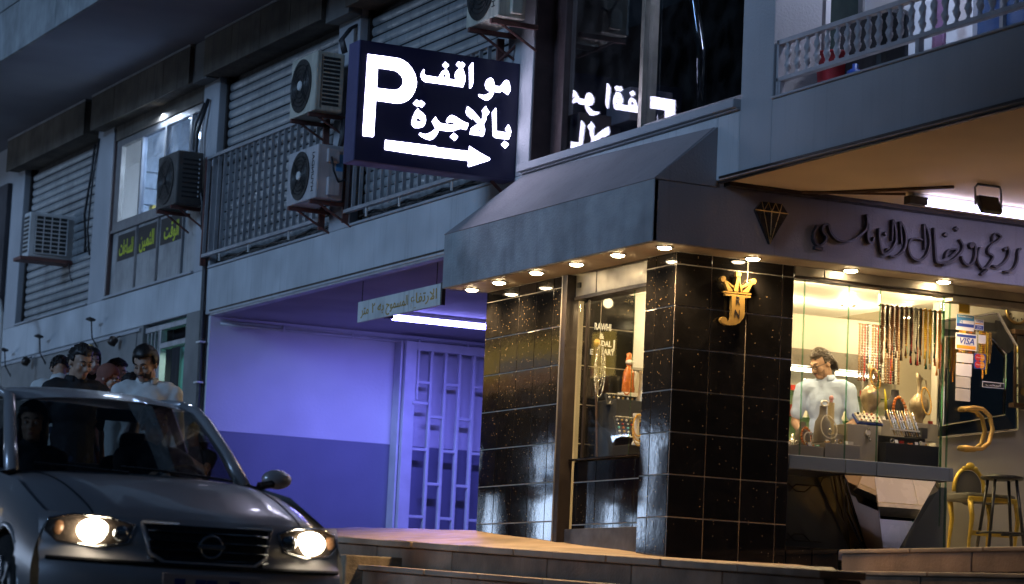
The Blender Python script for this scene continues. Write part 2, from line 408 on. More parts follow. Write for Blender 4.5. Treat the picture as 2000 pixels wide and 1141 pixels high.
part('wall_panel', W, (XM+.01, 9.95, 34.6, 42, 3.776, 6.28))
part('balcony_parapet', W, (XM, 9.76, 9.0, 15.478, 3.308, 3.782), bev=.008)
part('parapet_coping', W, (XM-.015, 9.78, 9.0, 15.478, 3.783, 3.80), bev=.004)
part('parapet_drip', MAT['dark_alu'], (XM-.008, XM+.012, 9.0, 16.15, 3.318, 3.334))
# street-level wall to the left of the passage
part('pilaster', MAT['stone_clad'], (XM-.03, 9.95, 26.78, 27.24, .2, 3.34), bev=.01)
for i, (a, b) in enumerate(((28.9, 30.3), (30.305, 31.7), (31.705, 33.1), (33.105, 34.5), (34.505, 36.0))):
    part('cladding_panel', MAT['stone_clad'], (XM-.03, 9.9, a, b, .3, 3.27), bev=.006)
part('cladding_cap', W, (XM-.05, 9.9, 28.75, 38, 3.27, 3.31))
part('door_jamb', MAT['stone_clad'], (XM-.02, 9.9, 28.70, 28.895, .3, 3.34), bev=.006)
# roof overhang with jointed fascia
part('overhang_soffit', MAT['soffit_paint'], (7.93, 9.95, 8, 42, 6.281, 6.5))
ycut = [8, 12, 16, 20, 24, 26.9, 27.35, 31, 35, 42]
for a, b in zip(ycut, ycut[1:]):
    part('fascia_panel', MAT['awning_concrete'], (7.89, 7.93, a+.008, b-.008, 6.275, 6.86), bev=.006)
    part('fascia_panel', MAT['awning_concrete'], (7.89, 7.93, a+.008, b-.008, 6.873, 7.9), bev=.006)
# shutter boxes of dark stone panels below the overhang
for y0, y1, cut in ((23.44, 26.74, 4), (27.20, 30.69, 4), (30.95, 34.32, 4), (19.7, 22.86, 4)):
    hood = part('shutter_hood', MAT['box_stone'], (9.40, 9.95, y0, y1, 5.855, 6.24))
    w = (y1-y0)/cut
    for i in range(cut): part('hood_panel', MAT['box_stone'], (9.375, 9.40, y0+i*w+.004, y0+(i+1)*w-.004, 5.84, 6.255), parent=hood, bev=.004)
    part('hood_drip', MAT['rail_paint'], (9.37, 9.95, y0, y1, 6.257, 6.277), parent=hood)
part('pier_cap', MAT['stone_clad'], (9.42, 9.56, 26.75, 27.19, 5.84, 6.27)); part('pier_cap', MAT['stone_clad'], (9.42, 9.56, 22.87, 23.43, 5.80, 6.27))
# roller shutters, slat by slat
def shutter(y0, y1, z0, z1, x=9.68):
    s = build('roller_shutter', MB().box(x+.03, x+.05, y0, y1, z0, z1), MAT['dark_alu'], bld)
    p = .1; prof = [(0,0),(-.014,.018),(-.018,.045),(-.012,.075),(0,.088)]
    m = MB(); vs = []
    for y in (y0+.03, y1-.03): vs += [(x+a, y, z0+b) for a, b in prof]
    k = len(prof); m.add(vs, [(i, i+1, k+i+1, k+i) for i in range(k-1)])
    first = build('slat', m, MAT['shutter_metal'], s, smooth=True)
    n = int((z1-z0)/p)
    for i in range(1, n): dup(first, s, Vector((RND.uniform(-.004,.004), 0, i*p+RND.uniform(-.003,.003)))).rotation_euler = (RND.uniform(-.0008,.0008), 0, 0)
    for y in (y0, y1-.05): build('guide_rail', MB().box(x-.04, x+.03, y, y+.05, z0, z1), MAT['dark_alu'], s)
shutter(23.42, 26.70, 3.80, 5.86); shutter(19.68, 22.90, 3.80, 5.86); shutter(30.93, 34.04, 3.80, 5.86)
# parking passage: far wall in two coats, ceiling, right side
part('passage_wall', MAT['passage_paint'], (9.60, 16, 26.66, 26.9, 2.062, 3.30))
part('passage_dado', MAT['dado_paint'], (9.60, 16, 26.657, 26.9, .2, 2.060))
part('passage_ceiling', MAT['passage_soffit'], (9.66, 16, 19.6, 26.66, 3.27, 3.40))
part('passage_end', MAT['passage_paint'], (15.6, 16, 19.6, 26.66, .2, 3.27))
part('passage_side_wall', MAT['passage_paint'], (10.4, 16, 19.61, 19.75, .2, 3.268))
m = MB().tube([(9.70, 26.61, 3.19), (12.9, 26.61, 3.19)], .014).tube([(9.75, 26.62, 3.225), (12.9, 26.62, 3.225)], .012)
for x in (10.4, 11.2, 12.0, 12.6): m.box(x, x+.02, 26.59, 26.66, 3.175, 3.24)
build('cable_conduit', m, MAT['gate_paint'], bld, smooth=True)
m = MB()
for dx, r in ((0, .016), (.03, .013), (-.025, .011)):
    m.tube([(9.52, 26.78+dx, 4.9), (9.51, 26.80+dx, 4.4), (9.535, 26.77+dx, 3.80), (9.53, 26.74+dx, 3.3), (9.535, 26.72+dx, 2.4), (9.53, 26.73+dx, .8)], r, 6)
build('wall_cable', m, MAT['black_cable'], bld, smooth=True)
for z in (2.98, 2.55, 1.9): part('cable_clip', MAT['white_plastic'], (9.50, 9.57, 26.68, 26.80, z, z+.018))
part('passage_floor', MAT['limestone'], (9.44, 15.6, 19.7, 26.66, .5, .80))
# porch soffit over the shop entrance and rooms behind
part('porch_ceiling', MAT['porch_ceiling'], (9.60, 16, 8.0, 16.19, 3.302, 3.42))
part('shadow_gap_strip', MAT['dark_alu'], (9.62, 16, 16.10, 16.19, 3.272, 3.30))  # dark strip stands in for the shaded gap above the side fascia
part('slab_edge', MAT['dark_alu'], (9.575, 9.60, 8.0, 16.19, 3.29, 3.302))
# opposite side of the street (only its reflection shows in the polished tiles)
# ------------------------------------------------------------------ the jeweller's shop: awning, tiled walls, windows
XC, YC, ZS = 9.435, 16.5, 2.824
shop = thing('jewellery_shop', 'corner jewellery shop clad in black polished tiles under a concrete awning', 'shop', (XC, YC, .64))
def spart(name, mat, *boxes, parent=shop, **k): return part(name, mat, *boxes, parent=parent, **k)
# awning: jointed fascia boards, sloped roof, soffit
A = MAT['awning_concrete']
mk('awning_side', (.30,.28,.29), .85, var=.1, scale=1.4, bump=.35, bscale=60, dirt=.25, streak=.15)
spart('awning_fascia', A, (9.06, 9.10, 16.2, 19.675, ZS, 3.268), bev=.006)
spart('awning_fascia', MAT['awning_side'], (9.064, 16, 16.2, 16.24, ZS+.001, 3.268), bev=.004)
spart('awning_fascia', MAT['awning_side'], (XM, 16, 16.203, 16.24, 3.268, 3.30))
spart('awning_end', A, (9.10, 9.55, 19.63, 19.672, ZS+.001, 3.266))
m = MB().poly([(9.06, 19.675, 3.268), (9.06, 18.7, 3.268), (9.56, 18.7, 3.765), (9.56, 19.27, 3.765)])
m.poly([(9.06, 18.7, 3.268), (9.06, 16.2, 3.268), (9.56, 16.24, 3.70), (9.56, 18.7, 3.765)])
m.poly([(9.06, 16.2, 3.268), (9.562, 16.2, 3.268), (9.562, 16.21, 3.70), (9.56, 16.24, 3.70)])
m.poly([(9.06, 19.675, 3.268), (9.56, 19.27, 3.765), (9.56, 19.675, 3.268)])
build('awning_roof', m, MAT['awning_side'], shop, solid=.012)
mk('soffit_warm', (.46,.38,.28), .6, var=.12, scale=3, bump=.1, dirt=.3)
spart('awning_soffit', MAT['soffit_warm'], (9.10, 9.46, 16.24, 19.63, ZS, ZS+.03), (9.46, 16, 16.24, 16.56, ZS, ZS+.03))

# tiles: every tile its own piece, joints recessed
TILE_MESH = {}
def tile(parent, axis, p, u0, u1, v0, v1, mat='black_granite', th=.010):
    """axis 'X': wall facing -X at X=p, u runs along Y; axis 'Y': wall facing -Y at Y=p, u runs along X; v is height."""
    g = .0042; u0 += g; u1 -= g; v0 += g; v1 -= g
    key = (axis, round(u1-u0, 3), round(v1-v0, 3), mat, th)
    c = Vector((p, (u0+u1)/2, (v0+v1)/2)) if axis == 'X' else Vector(((u0+u1)/2, p, (v0+v1)/2))
    off = ORG[parent]; h, w = (u1-u0)/2, (v1-v0)/2
    if key not in TILE_MESH:
        m = MB(); m.box(0, th, -h, h, -w, w) if axis == 'X' else m.box(-h, h, 0, th, -w, w)
        o = build('tile', m, MAT[mat], parent, bev=.0015)
        o.data.transform(Matrix.Translation(off)); TILE_MESH[key] = o
    else: o = dup(TILE_MESH[key], parent)
    o.parent = parent
    d = RND.uniform(-.0006, .0006)
    o.location = c - off + (Vector((d, 0, 0)) if axis == 'X' else Vector((0, d, 0)))
    o.rotation_euler = (0, 0, RND.uniform(-.0025, .0025))
    return o
def tiles(parent, axis, p, us, vs, **k):
    for a, b in zip(us, us[1:]):
        for c, d in zip(vs, vs[1:]):
            if abs(b-a) > .02 and abs(d-c) > .02: tile(parent, axis, p, a, b, c, d, **k)
ROWS = [.40, .621, .923, 1.225, 1.527, 1.829, 2.131, 2.433, 2.735, ZS]
ROWF = [.40, .621, .923, 1.225, 1.527, 1.829, 2.131, 2.433, 2.735, ZS]
wl = spart('tiled_wall', MAT['grout'], (XC+.006, XC+.12, 18.25, 19.605, .5, ZS))
tiles(wl, 'X', XC, [18.25, 18.40, 18.70, 19.0, 19.3, 19.6], ROWS)
wc = spart('tiled_corner', MAT['grout'], (XC+.006, 10.43, YC+.006, 16.93, .45, ZS))
tiles(wc, 'X', XC, [YC+.011, 16.79, 16.935], ROWS)
tiles(wc, 'Y', YC, [XC, 9.735, 10.035, 10.335, 10.435], ROWF)
tiles(wc, 'Y', YC, [10.435, 10.66, 10.895], [.40, .621, .776])
spart('plinth_core', MAT['black_granite'], (10.44, 10.888, YC+.010, 17.0, .4, .772))
# side window: frame, roller housing, glass, recess below
spart('window_post', MAT['dark_alu'], (XC-.008, XC+.10, 18.165, 18.248, .6, ZS), bev=.004)
spart('window_trim', MAT['alu'], (XC-.012, XC-.009, 18.232, 18.25, .7, ZS))
hs = spart('shutter_housing', MAT['alu'], (9.50, 9.62, 16.937, 18.163, 2.655, ZS), bev=.006)
spart('housing_lip', MAT['dark_alu'], (9.49, 9.64, 16.937, 18.163, 2.63, 2.654), parent=hs)
spart('housing_joint', MAT['dark_alu'], (9.496, 9.50, 17.82, 17.828, 2.66, ZS), parent=hs)
spart('housing_bolt', MAT['black_plastic'], (9.485, 9.50, 18.07, 18.11, 2.72, 2.76), parent=hs)
gw = build('window_pane', MB().box(9.545, 9.551, 16.937, 18.02, 1.385, 2.63), MAT['glass'], shop)
spart('pane_frame', MAT['dark_alu'], (9.54, 9.56, 18.02, 18.045, 1.385, 2.63), parent=gw)
build('window_pane', MB().box(9.545, 9.551, 18.045, 18.163, 1.385, 2.63), MAT['glass'], shop)
spart('pane_edge', MAT['glass_edge'], (9.545, 9.551, 17.30, 17.306, 1.40, 2.63), parent=gw)
rc = spart('recess_wall', MAT['grout'], (9.556, 9.62, 16.937, 18.163, .5, 1.384))
tiles(rc, 'X', 9.55, [16.94, 17.2, 17.5, 17.8, 18.1, 18.163], [.621, .90, 1.225, 1.384])
spart('recess_sill', MAT['black_granite'], (9.50, 9.70, 16.94, 18.163, 1.385, 1.40), bev=.003)
mk('steel_plate', (.13,.14,.16), .45, .6, var=.25, scale=7, dirt=.3)
spart('kick_plate', MAT['steel_plate'], (9.49, 9.54, 16.95, 18.16, .60, .865), bev=.004)
# front: shutter housings over the showcase and the door
for a, b in ((10.44, 10.69), (10.695, 11.86)):
    spart('shutter_housing', MAT['alu'], (a, b, 16.50, 16.62, 2.755, ZS), bev=.006)
spart('housing_lip', MAT['dark_alu'], (10.44, 11.86, 16.515, 16.64, 2.735, 2.754))
dh = spart('door_header', MAT['alu'], (11.862, 14.5, 16.52, 16.64, 2.70, ZS), bev=.006)
spart('header_groove', MAT['dark_alu'], (11.862, 14.5, 16.512, 16.52, 2.745, 2.757), parent=dh)
# shop rooms
mk('shop_wall', (.50,.44,.33), .7, var=.06, scale=2)
mk('shop_white', (.80,.78,.72), .6, var=.03, scale=2)
mk('shop_grey', (.40,.37,.32), .6, var=.08, scale=3)
mk('shop_dark', (.10,.085,.07), .35, var=.2, scale=5)
spart('shop_floor', MAT['floor_tile'], (9.7, 15.2, 16.6, 19.55, .70, .768))
spart('shop_ceiling', MAT['shop_white'], (9.62, 12.5, 16.64, 19.55, 2.86, 2.92), (12.5, 15.4, 16.64, 19.55, 3.05, 3.1))
spart('back_wall', MAT['shop_wall'], (9.62, 15.4, 19.45, 19.55, .77, 3.05))
spart('inner_wall', MAT['shop_grey'], (12.52, 15.2, 17.62, 17.7, .77, 3.05))
spart('inner_wall', MAT['shop_white'], (15.2, 15.4, 16.6, 19.5, .77, 3.05))
spart('niche_ceiling', MAT['shop_white'], (9.63, 10.02, 16.95, 18.15, 2.72, 2.74))
spart('niche_floor', MAT['shop_dark'], (9.66, 10.4, 16.95, 18.15, 1.34, 1.40))
ne = spart('niche_end', MAT['grout'], (9.63, 10.03, 18.162, 18.22, 1.40, 2.72))
tiles(ne, 'Y', 18.156, [9.575, 9.73, 10.03], [1.40, 1.527, 1.829, 2.131, 2.433, 2.72])
spart('niche_lining', MAT['shop_white'], (10.06, 10.62, 18.50, 18.54, 2.18, 2.86))
spart('niche_shelf', MAT['shop_grey'], (10.04, 10.7, 18.36, 18.5, 2.16, 2.18), (10.04, 10.7, 18.36, 18.5, 1.95, 1.965))
# dark header band with shelves of a wall cabinet
spart('cabinet_band', MAT['shop_dark'], (11.4, 13.14, 19.05, 19.45, 2.42, 2.56))
spart('cabinet_band', MAT['shop_grey'], (11.4, 13.14, 19.10, 19.45, 2.56, 2.86))
for z in (1.15, 1.45, 1.72, 1.98, 2.2):
    spart('glass_shelf', MAT['glass_edge'], (11.45, 13.14, 19.12, 19.44, z, z+.01))
for x in (11.45, 11.9, 12.35, 12.8, 13.13):
    spart('shelf_post', MAT['alu'], (x, x+.015, 19.10, 19.12, .77, 2.42))
# letters on the niche tiles
mk('letter_white', (.80,.78,.70), .5, var=0)
for s_, x, z, h in (('RAWHI', 9.745, 2.441, .075), ('&', 9.738, 2.369, .06), ('DAL', 9.781, 2.313, .062), ('J', 9.850, 2.318, .085), ('LARY', 9.796, 2.250, .064), ('E', 9.655, 2.24, .06)):
    text_mesh('letters', s_, h, MAT['letter_white'], onY(x, 18.150, z), shop, .006, bold=.0015, width=(.145 if s_ == 'RAWHI' else .118 if s_ == 'LARY' else .088 if s_ == 'DAL' else None))
# gilded emblem: crown over a J with cut letters
em = thing('shop_emblem', 'gilded crown and J emblem mounted on black tiles of the shop corner', 'emblem', (9.93, 16.47, 2.32))
for nm, c in [["crown_ball",[[9823,2658],[9822,2651],[9819,2644],[9813,2639],[9806,2636],[9798,2635],[9791,2637],[9785,2641],[9781,2647],[9779,2654],[9780,2661],[9784,2668],[9790,2673],[9797,2676],[9804,2677],[9812,2675],[9818,2671],[9822,2665]]],["crown_ball",[[9951,2703],[9950,2696],[9946,2689],[9941,2684],[9933,2681],[9926,2680],[9918,2682],[9912,2686],[9908,2692],[9907,2699],[9908,2706],[9911,2713],[9917,2718],[9924,2721],[9932,2722],[9939,2720],[9945,2716],[9949,2710]]],["crown_ball",[[10078,2664],[10077,2657],[10073,2650],[10067,2644],[10060,2641],[10052,2640],[10045,2642],[10039,2646],[10034,2652],[10033,2659],[10034,2667],[10037,2674],[10043,2679],[10051,2683],[10058,2683],[10066,2682],[10072,2677],[10076,2671]]],["crown_spike",[[9810,2642],[9826,2646],[9885,2575],[9843,2571]]],["crown_strut",[[9823,2648],[9835,2644],[9898,2608],[9894,2595]]],["crown_spike",[[9918,2685],[9936,2687],[9929,2573],[9892,2574],[9894,2587]]],["crown_strut",[[9931,2684],[9940,2685],[9966,2575],[9955,2576]]],["crown_spike",[[10031,2643],[10047,2640],[10013,2575],[9972,2575]]],["crown_strut",[[10028,2656],[10036,2644],[9960,2600],[9955,2611]]],["crown_bar",[[9805,2568],[10040,2572],[10041,2563],[9807,2558]]],["monogram",[[9819,2552],[10036,2553],[10034,2541],[9987,2536],[9990,2413],[9981,2387],[9955,2355],[9922,2334],[9883,2326],[9839,2324],[9804,2336],[9788,2356],[9795,2373],[9812,2381],[9831,2379],[9844,2367],[9847,2351],[9862,2354],[9874,2368],[9880,2390],[9876,2538],[9825,2537]]]]:
    curve_mesh(nm, [[(x/1000, z/1000) for x, z in c]], .024 if 'strut' in nm else .03, MAT['gold'], em, lambda u, v, w: (u, 16.465-w, v))
for t_, x, z in (('R', 9.929, 2.505), ('N', 9.926, 2.409)):
    text_mesh('cut_letter', t_, .088, MAT['black_ink'], onY(x, 16.4485, z), em, .002, xs=.72)
for x in (9.90, 9.95): build('stand_off', MB().tube([(x, 16.48, 2.45), (x, 16.505, 2.45)], .008), MAT['brass'], em)
# diamond plaque on the fascia
dm = thing('diamond_plaque', 'black faceted diamond plaque with gold lines on the awning fascia', 'plaque', (10.02, 16.2, 2.9))
def dmap(u, v, w): return (10.015+u, 16.185-w, 3.10+v)
D = [(-.135,.035),(-.085,.10),(.085,.10),(.14,.035),(-.005,-.20)]
mk('plaque_black', (.014,.013,.013), .3, var=.1)
curve_mesh('gem_shape', [D], .03, MAT['plaque_black'], dm, dmap)
def gline(a, b, r=.0028): 
    build('gold_line', MB().tube([dmap(*a, .017), dmap(*b, .017)], r, 5), MAT['brass'], dm)
gline((-.135,.035), (.14,.035), .0042)
for a in ((-.085,.10),(-.028,.10),(.03,.10),(.085,.10)):
    for b in ((-.066,.035),(0,.035),(.068,.035)):
        if abs(a[0]-b[0]) < .045: gline(a, b)
for b in ((-.066,.035),(0,.035),(.068,.035)): gline(b, (-.005,-.20))
# downlights under the awning
DL = [(9.256,19.514),(9.226,18.955),(9.191,18.233),(9.198,17.589),(9.2,16.949),(9.265,16.381),(10.012,16.40),(10.858,16.40),(11.69,16.40)]
DLN = ['downlight at the far left end of the awning', 'second downlight from the left end of the awning', 'third downlight from the left end of the awning',
 'fourth downlight from the left, by the housing of the side window', 'fifth downlight from the left, above the side window', 'downlight under the outer corner of the awning',
 'downlight above the gilded crown emblem', 'downlight above the jewellery showcase', 'downlight above the glass shop door edge']
for (x, y), nm in zip(DL, DLN):
    t = thing('downlight', 'lit round warm ' + nm, 'downlight', (x, y, ZS-.02), 'downlights set under the awning')
    build('trim_ring', MB().lathe([(.054,.0),(.064,.001),(.066,.007),(.054,.008),(.052,.003)], (x, y, ZS-.0075), 20), MAT['chrome'], t, smooth=True)
    build('bulb', MB().lathe([(.005,-.012),(.030,-.010),(.046,-.004),(.052,.006),(.005,.010)], (x, y, ZS-.009), 18), MAT['lamp_warm'], t, smooth=True)
    lamp('SPOT', 'downlight_beam', (x, y, ZS-.05), 80 if x < 9.9 else 55, (1.0,.66,.32), t, .035, blend=.9, spot=2.6)
# ------------------------------------------------------------------ parking sign (lit box), tubes, height board
sg = thing('parking_sign', 'dark blue lit parking sign box with white P, Arabic words and arrow', 'sign', (8.84, 19.54, 3.74))
build('sign_case', MB().box(8.12, 9.56, 19.445, 19.66, 3.742, 4.728), MAT['sign_side'], sg, bev=.006)
build('sign_face', MB().box(8.125, 9.555, 19.432, 19.445, 3.747, 4.723), MAT['sign_blue'], sg)
SIGN = [["letter_p",[[[8190,4614],[8330,4617],[8465,4617],[8497,4609],[8541,4589],[8581,4554],[8612,4510],[8631,4454],[8632,4419],[8616,4363],[8590,4313],[8564,4287],[8530,4265],[8489,4251],[8453,4247],[8394,4247],[8282,4247],[8281,4107],[8280,3958],[8272,3948],[8187,3947],[8183,3954]],[[8283,4514],[8431,4513],[8460,4504],[8490,4482],[8509,4455],[8513,4434],[8506,4402],[8486,4375],[8463,4360],[8440,4352],[8284,4349]]]],["arrow",[[[8383,3937],[8649,3940],[8829,3942],[8837,3934],[9128,3937],[9130,3981],[9219,3940],[9316,3904],[9321,3895],[9314,3884],[9134,3809],[9127,3814],[9127,3858],[8841,3855],[8654,3854],[8383,3859],[8380,3867]]]],["letter",[[[9189,4408],[9194,4420],[9208,4418],[9237,4416],[9263,4426],[9286,4443],[9301,4459],[9275,4461],[9255,4474],[9246,4497],[9246,4522],[9259,4548],[9277,4564],[9296,4570],[9312,4560],[9324,4537],[9329,4508],[9384,4509],[9399,4530],[9414,4554],[9427,4567],[9440,4571],[9457,4563],[9467,4542],[9478,4494],[9472,4479],[9455,4450],[9397,4480],[9389,4465],[9379,4459],[9328,4460],[9321,4434],[9307,4408],[9286,4387],[9268,4377],[9247,4380],[9209,4395]],[[9275,4509],[9286,4514],[9299,4507],[9307,4497]],[[9416,4516],[9429,4520],[9441,4507],[9448,4488]]]],["letter",[[[9093,4636],[9121,4675],[9128,4669],[9134,4507],[9128,4479],[9114,4457],[9106,4460]]]],["letter",[[[8666,4496],[8668,4523],[8686,4558],[8695,4551],[8689,4528],[8695,4515],[8713,4510],[8826,4509],[8835,4534],[8854,4565],[8881,4581],[8898,4579],[8914,4552],[8918,4526],[8911,4510],[8983,4509],[8973,4528],[8969,4552],[8979,4580],[8999,4604],[9020,4613],[9039,4605],[9054,4573],[9062,4541],[9060,4506],[9045,4459],[8881,4459],[8706,4457],[8679,4472]],[[8862,4535],[8878,4551],[8892,4536],[8889,4522],[8873,4512]],[[8998,4556],[9012,4564],[9030,4548]],[[9007,4510],[9025,4516],[9033,4524],[9036,4507]]]],["letter_dot",[[[8853,4614],[8875,4645],[8906,4627],[8908,4617],[8885,4590]]]],["letter_dot",[[[8974,4636],[8995,4666],[9013,4654],[9028,4666],[9053,4650],[9052,4640],[9034,4615],[9011,4627],[9003,4615]]]],["letter_dot",[[[8610,4266],[8638,4301],[8663,4287],[8677,4301],[8715,4277],[8688,4243],[8660,4256],[8649,4243]]]],["letter",[[[8626,4185],[8636,4208],[8654,4231],[8663,4217],[8696,4200],[8720,4181],[8729,4148],[8724,4114],[8708,4087],[8673,4073],[8635,4069],[8612,4086],[8606,4107],[8612,4150]],[[8638,4125],[8652,4156],[8705,4133],[8670,4125]]]],["letter",[[[8676,4019],[8684,4034],[8709,4028],[8736,4028],[8771,4045],[8803,4069],[8820,4086],[8785,4140],[8813,4182],[8834,4156],[8856,4137],[8899,4134],[8953,4135],[9001,4145],[8976,4155],[8946,4159],[8922,4145],[8911,4160],[8926,4190],[8946,4211],[8964,4215],[8991,4207],[9066,4174],[9111,4165],[9111,4153],[9093,4111],[9042,4115],[9009,4101],[8974,4085],[8926,4078],[8859,4079],[8846,4085],[8842,4057],[8826,4027],[8800,3997],[8774,3986],[8744,3989],[8701,4003]]]],["letter_dot",[[[8952,4035],[8984,4071],[9021,4046],[9020,4038],[8995,4009]]]],["letter",[[[9083,4258],[9095,4306],[9115,4296],[9153,4270],[9191,4238],[9228,4200],[9237,4236],[9237,4270],[9228,4288],[9260,4329],[9270,4310],[9294,4286],[9288,4268],[9271,4251],[9266,4212],[9248,4173],[9262,4138],[9260,4105],[9248,4077],[9127,4078],[9137,4129],[9199,4174],[9146,4214],[9139,4205],[9093,4235]],[[9198,4111],[9220,4150],[9222,4112]]]],["letter",[[[9321,4286],[9351,4325],[9357,4319],[9368,4135],[9467,4134],[9450,4157],[9449,4165],[9473,4202],[9493,4176],[9501,4146],[9496,4115],[9481,4079],[9359,4079],[9339,4092]]]],["letter_dot",[[[9417,4029],[9445,4062],[9482,4043],[9481,4034],[9455,4002]]]]]
for nm, cs in SIGN:
    curve_mesh(nm, [[(x/1000, z/1000) for x, z in c] for c in cs], .004, MAT['letter_light'], sg, lambda u, v, w: (u, 19.4295-w, v))
build('bracket', MB().tube([(9.40, 19.55, 3.742), (9.57, 19.55, 3.60)], .015), MAT['rust_paint'], sg); build('bracket', MB().tube([(9.40, 19.55, 4.73), (9.57, 19.55, 4.9)], .012), MAT['rust_paint'], sg)
# passage tube light
tl = thing('tube_light', 'glowing violet tube light on the ceiling of the parking passage', 'tube light', (11.6, 24.7, 3.2))
build('batten', MB().box(10.80, 12.3, 24.66, 24.74, 3.225, 3.268), MAT['white_plastic'], tl, bev=.004)
build('tube', MB().tube([(10.84, 24.70, 3.196), (12.25, 24.70, 3.196)], .026, 10), MAT['tube_violet'], tl, smooth=True)
build('end_cap', MB().box(10.76, 10.84, 24.67, 24.73, 3.18, 3.235), MAT['black_plastic'], tl)
lamp('AREA', 'tube_glow', (11.55, 24.7, 3.15), 118, (.165,.17,1.0), tl, 1.4, size_y=.06)
# porch tube light + flood light
pt = thing('tube_light', 'long white tube light on the porch ceiling above the shop name', 'tube light', (12.2, 15.6, 3.25))
build('batten', MB().box(10.86, 13.9, 15.62, 15.70, 3.255, 3.30), MAT['white_plastic'], pt, bev=.004)
build('tube', MB().tube([(10.95, 15.60, 3.235), (13.9, 15.60, 3.235)], .024, 10), MAT['tube_porch'], pt, smooth=True)
build('end_cap', MB().box(10.80, 10.95, 15.58, 15.66, 3.215, 3.27), MAT['black_plastic'], pt)
build('feed_cable', MB().tube([(10.80, 15.64, 3.285), (10.35, 16.0, 3.29), (10.22, 16.1, 3.292)], .010, 6), MAT['wood_dark'], pt)
build('feed_cable', MB().tube([(10.9, 15.2, 3.29), (10.33, 16.05, 3.29)], .012, 6), MAT['wood_dark'], pt)
lamp('AREA', 'tube_glow', (12.3, 15.6, 3.19), 10, (.55,.55,1.0), pt, 2.6, size_y=.06)
fl = thing('flood_light', 'small black flood lamp on a bracket under the porch ceiling', 'flood lamp', (11.05, 15.05, 3.1))
build('head', MB().obox((11.06, 15.0, 3.155), (.17, .045, .13), (-.5, 0, 0)), MAT['black_plastic'], fl, bev=.008)
build('fins', MB().obox((11.06, 15.03, 3.17), (.15, .03, .10), (-.5, 0, 0)), MAT['black_plastic'], fl)
build('bracket', MB().tube([(10.95, 15.01, 3.15), (10.95, 15.02, 3.27), (10.97, 15.02, 3.295), (11.16, 15.02, 3.295), (11.17, 15.02, 3.27), (11.17, 15.01, 3.15)], .008, 6), MAT['rail_paint'], fl, smooth=True)
# height board
hb = thing('height_board', 'weathered white board with faded yellow Arabic words hanging in the passage mouth', 'sign board', (9.7, 22, 2.88))
build('board', MB().box(9.70, 9.725, 21.08, 22.92, 2.882, 3.076), MAT['board_paint'], hb, bev=.003)
build('end_strip', MB().box(9.695, 9.73, 21.05, 21.08, 2.88, 3.08), MAT['dark_alu'], hb)
build('hanger', MB().tube([(9.71, 22.85, 3.07), (9.71, 22.85, 3.27)], .004, 5).tube([(9.71, 21.2, 3.07), (9.71, 21.2, 3.27)], .004, 5), MAT['dark_alu'], hb)
for w_, y, wd in (('\ufec9\ufe8e\ufed4\ufe97\ufead\ufefb\ufe8d', 21.436, .56), ('\ufea1\ufeee\ufee4\ufeb4\ufee4\ufedf\ufe8d', 22.016, .49), ('\ufeea\ufe91', 22.383, .14), ('\u0662', 22.553, .07), ('\ufead\ufe98\ufee3', 22.745, .18)):
    text_mesh('word', w_, .13, MAT['ochre_ink'], onX(9.6985, y, 2.985), hb, .002, width=wd, bold=.001)
